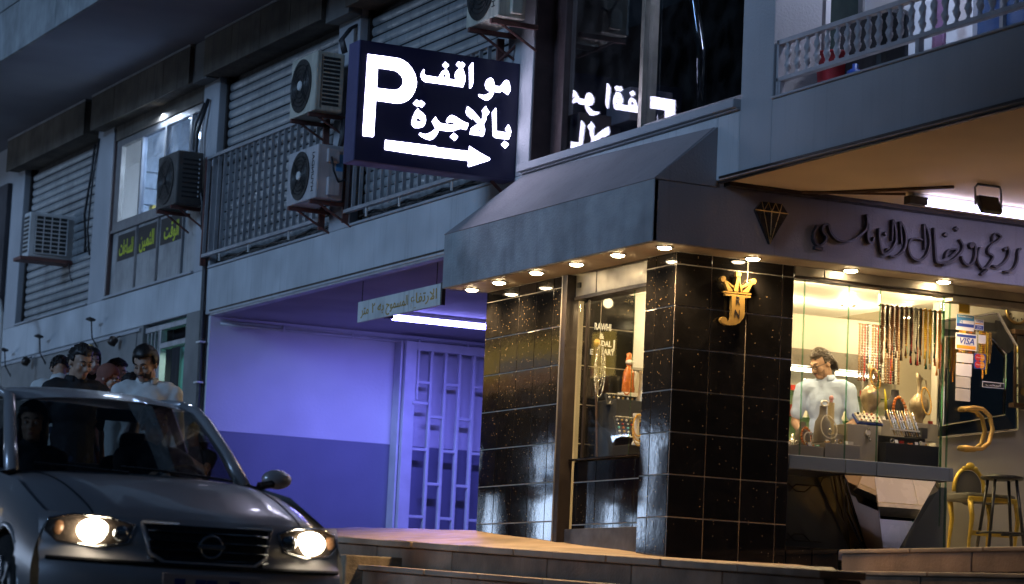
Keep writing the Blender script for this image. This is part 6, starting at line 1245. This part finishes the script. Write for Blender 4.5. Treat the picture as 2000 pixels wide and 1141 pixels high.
    # face details
    for e in (-1, 1):
        ey = build('eye', MB().ball(hp((e*.031,-.082,.004))*s, .0105*s, 10, 8), MAT['eye_white'], t, smooth=True); build('iris', MB().ball(hp((e*.031,-.0895,.002))*s, .0052*s, 8, 6), MAT['iris'], ey)
        build('eyelid', MB().ball(hp((e*.031,-.082,.009))*s, (.0135*s,.0115*s,.0065*s), 10, 6, Rh.to_euler()), MAT[skin], ey, smooth=True)
        build('eyebrow', MB().tube([hp((e*.014,-.098,.026))*s, hp((e*.032,-.094,.033))*s, hp((e*.052,-.078,.026))*s], [.003*s,.0048*s,.002*s], 6), MAT[hair], t, smooth=True)
    build('lips', MB().ball(hp((0,-.0915,-.061))*s, (.021*s,.007*s,.0038*s), 12, 6, Rh.to_euler()).ball(hp((0,-.090,-.069))*s, (.019*s,.0075*s,.0045*s), 12, 6, Rh.to_euler()), MAT['lip'], t, smooth=True)
    # hair shell: follows the skull, ragged hairline
    if hairstyle != 'none':
        hm = MB(); nu, nv = 36, 22; rr_ = random.Random(len(label)); th = .006 if hairstyle in ('short', 'swept') else .013
        vs = []; ok = []
        for j in range(nv+1):
            for i in range(nu):
                el = PI/2 - j/nv*(PI*.78); az = 2*PI*i/nu; front = -math.sin(az)
                d_ = Vector((math.cos(el)*math.cos(az), math.cos(el)*math.sin(az), math.sin(el)))
                r = Vector((.076+th, .097+th, .090+th*1.2)); w_ = 1+rr_.uniform(-.03,.03)
                q = Vector((d_.x*r.x*w_, .015+d_.y*r.y*w_, .028+d_.z*r.z*w_ + (.012 if front > 0 and el > .5 else 0)))
                lim = .42 if front > .35 else (-.25 if front > -.25 else -.62)
                if hairstyle == 'long': lim = .36 if front > .45 else -1.3
                vs.append(hp(q)*s); ok.append(el > lim)
        fs = [(j*nu+i, j*nu+(i+1) % nu, (j+1)*nu+(i+1) % nu, (j+1)*nu+i) for j in range(nv) for i in range(nu) if all(ok[q] for q in (j*nu+i, j*nu+(i+1) % nu, (j+1)*nu+(i+1) % nu, (j+1)*nu+i))]
        hm.add(vs, fs)
        h_ = build('hair', hm, MAT[hair], t, smooth=True); sm = h_.modifiers.new('solid', 'SOLIDIFY'); sm.thickness = .010*s; sm.offset = -1
        tf = MB(); rt = random.Random(len(label)*3+1); cnt = 0
        while cnt < 320:
            el = rt.uniform(-.6, PI/2); az = rt.uniform(0, 2*PI); front = -math.sin(az); lim = .40 if front > .35 else (-.25 if front > -.25 else -.62)
            if el < lim + rt.uniform(-.08, .10): continue
            d_ = Vector((math.cos(el)*math.cos(az), math.cos(el)*math.sin(az), math.sin(el))); rad = Vector((.076+th, .097+th, .090+th*1.2))
            q = Vector((d_.x*rad.x, .015+d_.y*rad.y, .028+d_.z*rad.z + (.010 if front > 0 and el > .5 else 0)))
            fl = (Vector((rt.uniform(-.25,.25), 1, -.25 if hairstyle == 'swept' else -.1)) if hairstyle != 'long' else Vector((d_.x*.6, .25, -1))); fl = (fl - d_*fl.dot(d_)*.9).normalized(); L_ = rt.uniform(.018, .034)
            tf.tube([hp(q-d_*.002)*s, hp(q+fl*L_*.5+d_*rt.uniform(.003,.009))*s, hp(q+fl*L_+d_*rt.uniform(.001,.008))*s], [.006*s, .0045*s, .0012*s], 4, False); cnt += 1
        build('hair_tufts', tf, MAT[hair], h_, smooth=True)
        if hairstyle == 'swept':
            m2 = MB()
            for k in range(16):
                a = -.9+1.8*k/15; m2.tube([hp((.074*math.sin(a), .06+.045*math.cos(a), .03))*s, hp((.070*math.sin(a), .085+.05*math.cos(a), -.03))*s, hp((.066*math.sin(a), .085+.045*math.cos(a), -.085-.02*rr_.random()))*s], [.013*s,.014*s,.006*s], 6)
            build('hair_back', m2, MAT[hair], h_, smooth=True)
        if hairstyle == 'long':
            m2 = MB()
            for k in range(22):
                a = -2.0+4.0*k/21; m2.tube([hp((.085*math.sin(a), .015+.095*math.cos(a), .03))*s, hp((.088*math.sin(a), .03+.085*math.cos(a), -.07))*s, hp((.085*math.sin(a), .03+.08*math.cos(a), -.17-.05*rr_.random()))*s], [.016*s,.018*s,.008*s], 6)
            build('hair_length', m2, MAT[hair], h_, smooth=True)
    if beard:
        bm2 = MB(); nu, nv = 18, 8; vs = []
        for j in range(nv+1):
            for i in range(nu+1):
                az = -1.35+2.7*i/nu; el = -.10-1.05*j/nv
                if abs(az) < .5 and j == 0: el = -.42
                d_ = Vector((math.cos(el)*math.sin(az), -math.cos(el)*math.cos(az), math.sin(el)))
                q = Vector((d_.x*.0645, -.022+d_.y*.0755, -.030+d_.z*.089)); vs.append(hp(q)*s)
        bm2.add(vs, [(j*(nu+1)+i, j*(nu+1)+i+1, (j+1)*(nu+1)+i+1, (j+1)*(nu+1)+i) for j in range(nv) for i in range(nu) if not (j < 2 and 5 < i < 12)])
        build('beard', bm2, MAT[beard if isinstance(beard, str) else 'beard'], t, smooth=True); build('moustache', MB().tube([hp((-.026,-.090,-.056))*s, hp((0,-.100,-.050))*s, hp((.026,-.090,-.056))*s], [.003*s,.006*s,.003*s], 6), MAT['beard'], t, smooth=True)
    if glasses or shades:
        up = .0 if glasses else .085; bk = 0 if glasses else .035; gl = MB()
        for e in (-1, 1):
            gl.tube([hp((e*.034+.023*math.cos(a*PI/8), -.104+bk, .002+up+.017*math.sin(a*PI/8)))*s for a in range(17)], .0028*s, 5, False); gl.tube([hp((e*.057,-.102+bk,.006+up))*s, hp((e*.078,.01+bk,.004+up))*s], .0026*s, 5)
        gl.tube([hp((-.012,-.107+bk,.006+up))*s, hp((.012,-.107+bk,.006+up))*s], .0024*s, 5)
        go = build('glasses', gl, MAT['car_black'], t)
        if shades: 
            for e in (-1, 1): build('dark_lens', MB().ball(hp((e*.034,-.100+bk,.002+up))*s, (.024*s,.006*s,.018*s), 12, 6, Rh.to_euler()), MAT['car_black'], go, smooth=True)
    if scarf:
        sm_ = MB(); hball(sm_, (0,.024,.030), (.094,.110,.104), 22, 14); hball(sm_, (0,.03,-.06), (.090,.085,.10), 20, 12); limb(sm_, hp((0,.02,-.10))*s, sp((0,.0,1.42))*s, .085*s, .12*s)
        so_ = build('headscarf', sm_, MAT[scarf], t, smooth=True)
        cut = [v for v in sm_.v]
        # open the scarf at the face
        bmx = bmesh.new(); bmx.from_mesh(so_.data); fc = hp((0,-.075,-.022))*s
        rm = [f for f in bmx.faces if ((Rh.inverted() @ (f.calc_center_median()-fc))*Vector((1,1,1))).length < .085*s and (Rh.inverted() @ (f.calc_center_median()-fc)).y < .05*s]
        bmesh.ops.delete(bmx, geom=rm, context='FACES'); bmx.to_mesh(so_.data); bmx.free(); so_.modifiers.new('solid', 'SOLIDIFY').thickness = .006
    return t
GR = 'people standing behind the car'

def place(hx, hy, hz, h): return (hx, hy, hz - h*.934)
struct('far_sidewalk', MB().add([(6.4,22.5,-.2),(9.52,22.5,-.2),(9.52,42,.8),(6.4,42,.8),(6.4,22.5,.62),(9.52,22.5,.68),(9.52,42,1.35),(6.4,42,1.3)], [(0,3,2,1),(4,5,6,7),(0,1,5,4),(1,2,6,5),(2,3,7,6),(3,0,4,7)]), MAT['limestone'])
person('man in a black shirt with short dark hair bowing his head above the car roof', place(5.84, 19.03, 1.89, 1.78), -.1, 1.78, nod=.32, turn=.35, top='shirt_black', beard=False, group=GR, sleeve=.6)
person('person in a white shirt bending down behind the man in black', (6.85, 22.8, .63), 2.9, 1.74, lean=.28, nod=.8, top='shirt_white', group=GR)
person('young woman with dark hair looking out between the heads', place(7.24, 23.2, 2.31, 1.66), .1, 1.66, nod=.05, skin='skin_fair', hairstyle='long', hair='hair_black', top='shirt_black', group=GR)
person('woman in a rust brown headscarf looking down', place(6.95, 21.83, 2.06, 1.62), .5, 1.62, nod=.35, turn=.3, skin='skin_fair', hairstyle='none', scarf='scarf_rust', top='scarf_rust', collar=False, sleeve=1, group=GR)
person('woman with sunglasses pushed up on her dark hair', place(7.51, 23.3, 2.25, 1.64), .4, 1.64, nod=.15, turn=.3, skin='skin_fair', hairstyle='long', shades=True, top='denim_blue', group=GR)
person('child with short dark hair behind the bearded man', place(6.85, 20.9, 1.93, 1.5), .9, 1.5, nod=.5, turn=.7, top='denim_blue', group=GR)
person('bearded man in a white shirt looking down beside the passage', place(6.08, 18.12, 1.835, 1.77), -.35, 1.77, nod=.42, turn=-.45, beard=True, top='shirt_white', sleeve=1, group=GR)
# woman with a bottle at the kerb, also mirrored in the tiles
wb = person('woman with loose hair lifting a water bottle beside the kerb', place(7.85, 21.98, 1.63, 1.50), -.9, 1.50, nod=.05, turn=-.2, hairstyle='long', hair='hair_brown', top='shirt_black', sleeve=.4,
    arms=[((.19,.0,1.43),(.24,-.18,1.28),(.06,-.28,1.42)), ((-.19,.0,1.43),(-.24,-.16,1.26),(-.05,-.30,1.36))])
bt = thing('water_bottle', 'clear water bottle with a dark label held up by the woman at the kerb', 'bottle', (7.63, 21.88, 1.42))
mk_glass('bottle_clear', (.80,.86,.92), .10)
bm_ = MB().lathe([(.01,0),(.032,.005),(.034,.06),(.031,.08),(.034,.10),(.034,.16),(.015,.20),(.013,.225),(.005,.226)], (7.63, 21.87, 1.36), 16); build('bottle_body', bm_, MAT['bottle_clear'], bt, smooth=True)
build('label', MB().lathe([(.0335,0),(.0352,.002),(.0352,.058),(.0335,.06)], (7.63, 21.87, 1.455), 16), MAT['blue_ink'], bt); build('cap', MB().lathe([(.002,0),(.015,0),(.015,.02),(.002,.021)], (7.63, 21.87, 1.586), 12), MAT['towel_mauve'], bt)
# driver and passengers inside the car
carm = Matrix.Translation((4.731, 15.03, -.098)) @ Euler((0, .049, -1.581)).to_matrix().to_4x4()
def seat_pos(x, y, z): return tuple(carm @ Vector((x, y, z)))
person('driver at the wheel seen through the windscreen', seat_pos(.02, .36, .50), .01, 1.68, sit=True, nod=.0, skin='skin', hair='hair_black', top='shirt_black', collar=False, sleeve=.5, arms=[((.19,.0,1.43),(.24,-.16,1.22),(.16,-.40,1.28)), ((-.19,.0,1.43),(-.24,-.16,1.22),(-.14,-.40,1.30))])
person('front passenger in the shade of the car roof', seat_pos(-.02, -.36, .48), .15, 1.62, sit=True, nod=.0, turn=-.5, hairstyle='long', top='shirt_black', collar=False)
# the jeweller
person('man with glasses and slicked hair in a light blue polo shirt behind the counter', (11.99, 18.40, .77), -.80, 1.71, lean=.18, nod=.42, turn=-.62, tilt=-.05, skin='skin', hair='hair_brown', hairstyle='swept', beard='stubble', glasses=True, top='polo_blue', sleeve=.52, bottom='jeans', vox=.008, sw=.88,
    arms=[((.20,.0,1.42),(.25,-.02,1.14),(.10,-.26,1.06)), ((-.20,.0,1.42),(-.25,-.04,1.14),(-.12,-.28,1.06))])
# ------------------------------------------------------------------ the far side of the street, seen as reflections in tiles, glass and paint, then unseen added blocks
ob = thing('opposite_building', 'dark building across the street mirrored in the polished tiles', 'building', (-6, 35, 0))
mk('opp_wall', (.10,.10,.11), .9, var=.2, scale=1)
build('wall', MB().box(-9, -5, 37, 42.3, -.5, 12), MAT['opp_wall'], ob); build('wall', MB().box(-9, -5, 42.3, 70, 6.0, 12), MAT['opp_wall'], ob); build('wall', MB().box(-9, -5.3, 42.3, 70, 0, 6.0), MAT['opp_wall'], ob)
ys_ = thing('shop_sign', 'yellow and blue lit shop sign across the street mirrored in the tiles', 'sign', (-5, 48, 4.4))
glow('sign_yellow', (.75,.48,.06), 1.3); glow('sign_blue_lit', (.10,.22,.40), 1.0); glow('sign_red_lit', (.5,.05,.05), .8); glow('shop_lit', (.55,.72,1.0), 14)
build('panel', MB().box(-5.1, -5, 44.5, 52, 5.1, 5.95), MAT['sign_yellow'], ys_); build('band', MB().box(-5.02, -4.99, 46.0, 49, 5.35, 5.6), MAT['sign_blue_lit'], ys_); build('band', MB().box(-5.02, -4.99, 45.2, 51, 5.12, 5.28), MAT['sign_red_lit'], ys_)
ow = thing('lit_shop_front', 'bright shop window across the street mirrored low in the tiles', 'shop window', (-5, 46, 1.5)); build('pane', MB().box(-5.25, -5.2, 43.0, 51, 1.9, 3.95), MAT['shop_lit'], ow)
for y in (44.8, 46.6, 48.5): build('mullion', MB().box(-5.2, -5.12, y, y+.08, 1.9, 4.0), MAT['black_plastic'], ow)
sb = thing('mirror_backdrop', 'unseen building added behind the viewer to hide sky in the shop mirrors', 'building', (10, -32, -2))  # unseen block, added so the mirrors reflect a wall instead of sky
mk('opp_pale', (.45,.45,.46), .9, var=.1, scale=1); build('wall', MB().box(-4, 130, -40, -30, -3, 14), MAT['opp_pale'], sb)
glow('added_window_glow', (1.0,.75,.42), 3)
for x in (47, 51, 56, 60, 66, 72):  # glowing panes added behind the viewer as highlights for the shop mirror
    for z in (1.2, 4.6, 7.6, 10.4):
        if (x*7+int(z)) % 3: build('window', MB().box(x, x+2.2, -30.02, -29.95, z, z+1.5), MAT['added_window_glow'], sb)
nb = thing('shade_block', 'dark building at the viewer\'s back across the street from the shop', 'building', (-8, -4, -1))  # unseen block, added to keep sunlight off the right-hand facade
build('wall', MB().box(-12, -5, -22, 9.8, -2, 9.8), MAT['opp_wall'], nb)

bpy.context.view_layer.update()
